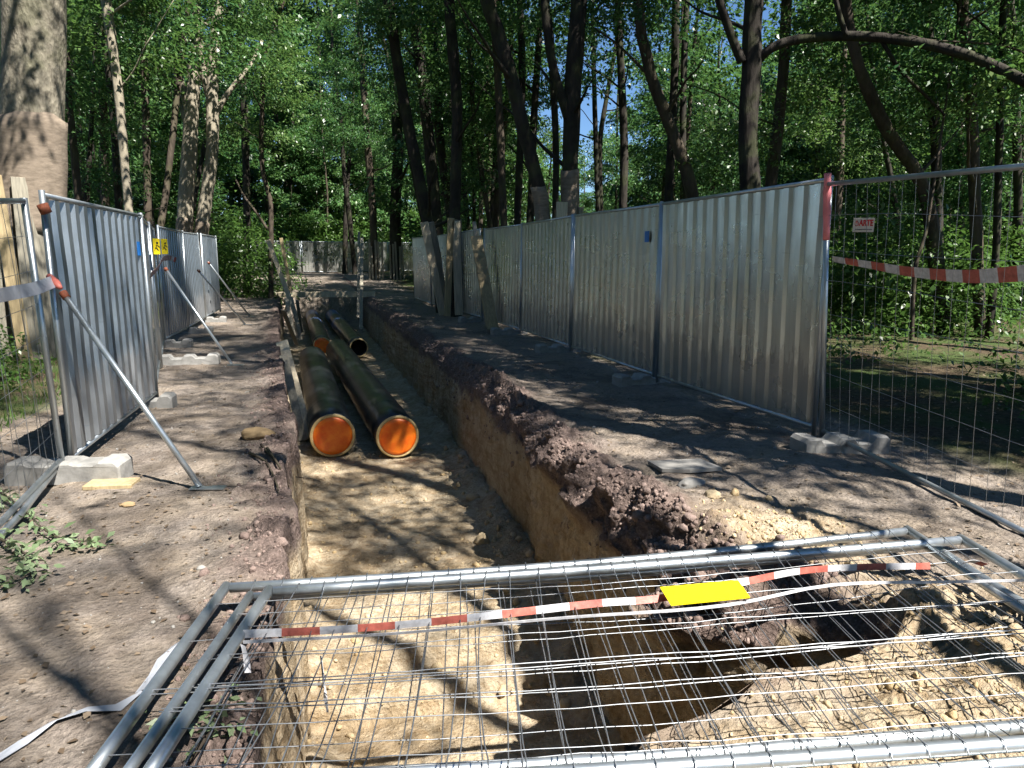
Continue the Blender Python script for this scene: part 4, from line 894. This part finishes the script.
low_barrier(G(225, 588, z3), G(909, 531, .13), G(80, 789, z3), G(1024, 722, .1), 'low mesh barrier lying lowest in the stack with the leftmost end tube', 1, nl=4, dx=.115, sag=.03)
low_barrier(G(249, 597, .16), G(925, 546, .16), G(96, 818, .16), G(1024, 759, .15), 'low mesh barrier lying in the middle of the stack', 2, rt=.017, nl=4, dx=.14, sag=.02)
low_barrier(G(268, 592, .20), G(963, 540, .18), G(133, 798, .20), G(1024, 741, .18), 'low mesh barrier lying on top of the stack with the tape', 3, sag=.01)
tape('barrier_tape', [G(243, 634, .205), G(330, 630, .2), G(420, 623, .195), G(520, 612, .195), G(600, 603, .195), G(662, 598, .195), G(748, 581, .195), G(800, 571, .195), G(860, 567, .195), G(930, 566, .19)], 0.028, 'red and white tape lying along the fallen mesh barriers', lambda t: -.35 + .3 * math.sin(9 * t), .13)
tape('plastic_strip', [G(243, 642, .205), G(400, 633, .2), G(560, 618, .2), G(720, 606, .2), G(830, 585, .2), G(940, 582, .2), G(1040, 580, .19)], .012, 'thin white strip lying beside the tape on the fallen barriers', lambda t: .3 * math.sin(7 * t), .5, None, False)
tape('tape_end', [G(963, 563, .22), G(972, 561, .23), G(985, 565, .215)], .04, 'short red and white tape end near the right corner of the fallen barriers', lambda t: .9, .05)
yp = [G(660, 588, .222), G(738, 581, .22), G(750, 598, .22), G(671, 606, .222)]; yp = np.array(yp)
V = list(yp) + list(yp + np.array([0, 0, .004])); tag(obj('yellow_plate', V, [(3, 2, 1, 0), (4, 5, 6, 7), (0, 1, 5, 4), (1, 2, 6, 5), (2, 3, 7, 6), (3, 0, 4, 7)], M['yellow']), 'blank bright yellow plate lying on the fallen mesh barriers', 'plate')
tp = G(321, 656, .19); P = [tp, tp + np.array([.004, -.02, -.06]), tp + np.array([.006, -.01, -.13]), tp + np.array([.012, -.015, -.2])]
tape('hanging_tape_end', P, lambda t: .03 * (1 - .7 * t), 'white tape tail hanging down through the fallen mesh', lambda t: 0, .5, None, False)
tp = G(243, 645, .2); tape('tape_scrap', [tp, tp + np.array([.01, -.03, -.03]), tp + np.array([.015, -.06, -.07])], .045, 'white scrap hanging at the left ends of the fallen barriers', lambda t: .5, .5, None, False)
def on_ground(px, py, lift=.006):
    p = G(px, py); p[2] = gz(p[0], p[1]) + lift; return p
tape('plastic_strip', [on_ground(-10, 775, .012), on_ground(40, 742, .012), on_ground(75, 722, .015), on_ground(110, 722, .012), on_ground(140, 700, .012), on_ground(160, 672, .015), on_ground(178, 650, .012)], lambda t: .045 + .012 * math.sin(31 * t), 'crumpled whitish strip on the dirt left of the fallen barriers', lambda t: 1.35 + .3 * math.sin(17 * t), .5, None, False, M['film'])

# ------------------------------------------------------------------ stones, clods, litter, cut branches
def rock(seed, sub=3):
    import bmesh
    b = bmesh.new(); bmesh.ops.create_icosphere(b, subdivisions=sub, radius=1); V = np.array([v.co[:] for v in b.verts]); F = np.array([[v.index for v in f.verts] for f in b.faces]); b.free()
    k = 1 + .35 * fbm(V, 1.1, 4, seed) + .12 * fbm(V, 4, 2, seed + 3); return V * k[:, None], F
def place_rock(px, py, size, mat, label, seed, name='stone', sq=(1, 1, .6), z=None):
    V, F = rock(seed); p = G(px, py) if z is None else G(px, py, z); p[2] = gz(p[0], p[1]) + size * sq[2] * .3
    o = obj(name, V * size * np.array(sq), F, M[mat], None, True); o.location = p; tag(o, label, 'stone'); return o
place_rock(257, 441, .115, 'stone_y', 'yellow sandy stone on the left trench lip', 1, sq=(1.1, .8, .55))
place_rock(690, 486, .075, 'stone_p', 'pale grey stone on the right bank above the clods', 2, sq=(1.3, .8, .55))
place_rock(713, 500, .055, 'clod_sand', 'yellow clod on the right bank beside the pale stone', 3)
place_rock(201, 567, .022, 'stone_p', 'tiny white stone on the left dirt above the barriers', 4)
place_rock(128, 508, .035, 'stone_y', 'small yellowish stone in front of the long strut', 5, sq=(1.2, .9, .4))
for k, (px, py, s_, lb) in enumerate([(478, 316, .16, 'blue plastic litter at the foot of the guarded trees')]):
    V, F = rock(30, 2); p = G(px, py); o = obj('plastic_bag', V * np.array([s_ * 1.4, s_, s_ * .35]), F, M['blue'], None, True); o.location = (p[0], p[1], gz(p[0], p[1]) + .03); tag(o, lb, 'litter')
sl = [G(648, 462), G(700, 461), G(722, 470), G(690, 474), G(662, 472)]; V = []
for dz_ in (0, .025): V += [(p[0], p[1], gz(p[0], p[1]) + .012 + dz_) for p in sl]
tag(obj('flat_slab', V, [(4, 3, 2, 1, 0), (5, 6, 7, 8, 9)] + [(i, (i + 1) % 5, 5 + (i + 1) % 5, 5 + i) for i in range(5)], M['stone_p']), 'flat pale slab lying on the right bank', 'slab')

def rough(seed):
    V, F = rock(seed, 2); V = V * (1 + .45 * fbm(V, 2.6, 3, seed + 7) + .3 * np.abs(fbm(V, 5, 2, seed + 9)))[:, None]; return V, F
def clods(name, label, pts, sizes, mat, seed):
    rng = np.random.default_rng(seed); base = [rough(seed + i) for i in range(8)]; VV = []; FF = []; off = 0
    for (p, s_) in zip(pts, sizes):
        V, F = base[rng.integers(6)]; a = rng.random() * 6.28; c_, s2 = math.cos(a), math.sin(a); sq = rng.uniform(.6, 1.1, 3)
        W_ = V * sq * s_; W_ = np.stack([W_[:, 0] * c_ - W_[:, 1] * s2, W_[:, 0] * s2 + W_[:, 1] * c_, W_[:, 2]], 1) + p; VV.append(W_); FF.append(F + off); off += len(V)
    o = obj(name, np.concatenate(VV), np.concatenate(FF), M[mat], None, False); tag(o, label, 'soil clods', None, 'stuff'); return o
rng = np.random.default_rng(55); P1 = []; S1 = []; P2 = []; S2 = []
for k in range(5200):                                  # along the right lip
    y = 2.5 + 11 * rng.random() ** 1.8; x = float(xR(y)) + rng.normal(.05, .085); z = gz(x, y)
    if z < -.6: continue
    s_ = min(.003 + rng.exponential(.0055), .04); P1.append((x, y, z + s_ * .2)); S1.append(s_)
for k in range(1500):                                  # left lip
    y = 2.0 + 9 * rng.random() ** 1.5; x = float(xL(y)) - abs(rng.normal(0, .16)); z = gz(x, y)
    if z < -.3: continue
    s_ = min(.003 + rng.exponential(.0045), .03); P1.append((x, y, z + s_ * .2)); S1.append(s_)
for k in range(500):                                   # slump in the pit
    y = 2.72 + rng.normal(0, .13); x = 1.92 - abs(rng.normal(0, .18)); z = gz(x, y)
    s_ = min(.003 + rng.exponential(.008), .04); P1.append((x, y, z + s_ * .2)); S1.append(s_)
for k in range(1700):
    if k % 2: x, y = rng.normal(2.5, .45), rng.normal(1.75, .4)
    elif k % 4: x, y = rng.normal(2.5, .2), rng.normal(3.1, .25)
    else: x, y = rng.normal(1.2, .5), rng.normal(1.4, .25)
    z = gz(x, y)
    if z < -.3: continue
    s_ = min(.002 + rng.exponential(.0042), .03); P2.append((x, y, z + s_ * .2)); S2.append(s_)
for k in range(900):                                   # crumbs on the trench floor
    y = rng.uniform(3.4, 9.5); x = rng.uniform(float(xL(y)) + .05, float(xR(y)) - .1); z = gz(x, y); s_ = min(.003 + rng.exponential(.006), .04)
    if x > float(xR(y)) - .45: s_ *= 1.8
    P2.append((x, y, z + s_ * .2)); S2.append(s_)
clods('soil_clods', 'dark crumbly clods of topsoil along the trench lips', P1, S1, 'clod_top', 3)
clods('sand_clods', 'yellow sand crumbs on the heap and trench floor', P2, S2, 'clod_sand', 9)
P3 = []; S3 = []
for k in range(900):
    y = 1.6 + 12 * rng.random() ** 1.4; x = rng.uniform(-1.6, -.3) if k % 2 else rng.uniform(2.4, 4.0); s_ = min(.002 + rng.exponential(.0025), .014); P3.append((x, y, gz(x, y) + s_ * .2)); S3.append(s_)
clods('path_grit', 'small pale pebbles scattered on the dirt path', P3, S3, 'stone_p', 14)
C = []
for k in range(12000):
    y = 1.3 + 24 * rng.random() ** 1.7; x = rng.uniform(-3.5, -.25) if rng.random() < .4 else rng.uniform(2.3, 9); C.append((x, y, gz(x, y) + .006))
C = np.array(C); V, F = leaf_mesh_arrays(C, rng.uniform(.01, .045, len(C)), rng.random(len(C)) * 6.28, rng.normal(0, .25, len(C)), rng.normal(0, .3, len(C)), .6)
tag(obj('leaf_litter', V, F, M['litter']), 'dry brown leaves and bits scattered over the dirt', 'leaf litter', None, 'stuff')
# roots on the left lip
for k, pts in enumerate([[(262, 455), (275, 466), (288, 474), (304, 478)], [(268, 460), (280, 474), (290, 490)], [(250, 462), (266, 470), (276, 486), (279, 500)]]):
    q = smooth_path([on_ground(px, py, .02) if px < 284 else G(px, py, -.25) for px, py in pts], 5); V, F = tube(q, np.linspace(.012, .004, len(q)), 6); tag(obj('tree_root', V, F, M['bark_brown'], None, True), ['torn dark root reaching out over the trench from the left lip', 'torn dark root hanging just below the longest one', 'short torn root lying on the left lip'][k], 'root')
# cut leafy branches
def cut_branch(pts, label, seed, nleaf, size):
    q = smooth_path(pts, 6); t = thing('cut_branch', q[0], label, 'branch'); V, F = tube(q, np.linspace(.008, .003, len(q)), 6); obj('stem', V, F, M['bark_brown'], t, True)
    rng = np.random.default_rng(seed); idx = rng.integers(0, len(q), nleaf); Cc = q[idx] + rng.normal(0, .045, (nleaf, 3)) * np.array([1, 1, .5]); Cc[:, 2] = np.maximum(Cc[:, 2], np.array([gz(a, b) for a, b, _ in Cc]) + .015)
    V, F = leaf_mesh_arrays(Cc, size * rng.uniform(.6, 1.2, nleaf), rng.random(nleaf) * 6.28, rng.normal(.1, .4, nleaf), rng.normal(0, .7, nleaf), .42); obj('leaves', V, F, M['cutleaf'], t)
cut_branch([on_ground(2, 500, .05), on_ground(25, 520, .05), on_ground(55, 545, .04), on_ground(100, 548, .03)], 'wilted pale green branch in front of the near left foot', 1, 130, .06)
cut_branch([on_ground(-5, 545, .06), on_ground(20, 560, .05), on_ground(35, 575, .04), on_ground(20, 590, .03)], 'lower wilted branch at the left picture edge', 2, 130, .06)
cut_branch([on_ground(160, 745, .03), on_ground(205, 735, .05), on_ground(240, 728, .03)], 'small green sprig under the left ends of the barriers', 3, 34, .05)
cut_branch([on_ground(190, 770, .03), on_ground(215, 755, .04), on_ground(235, 750, .03)], 'second small sprig at the bottom edge under the barriers', 4, 28, .05)
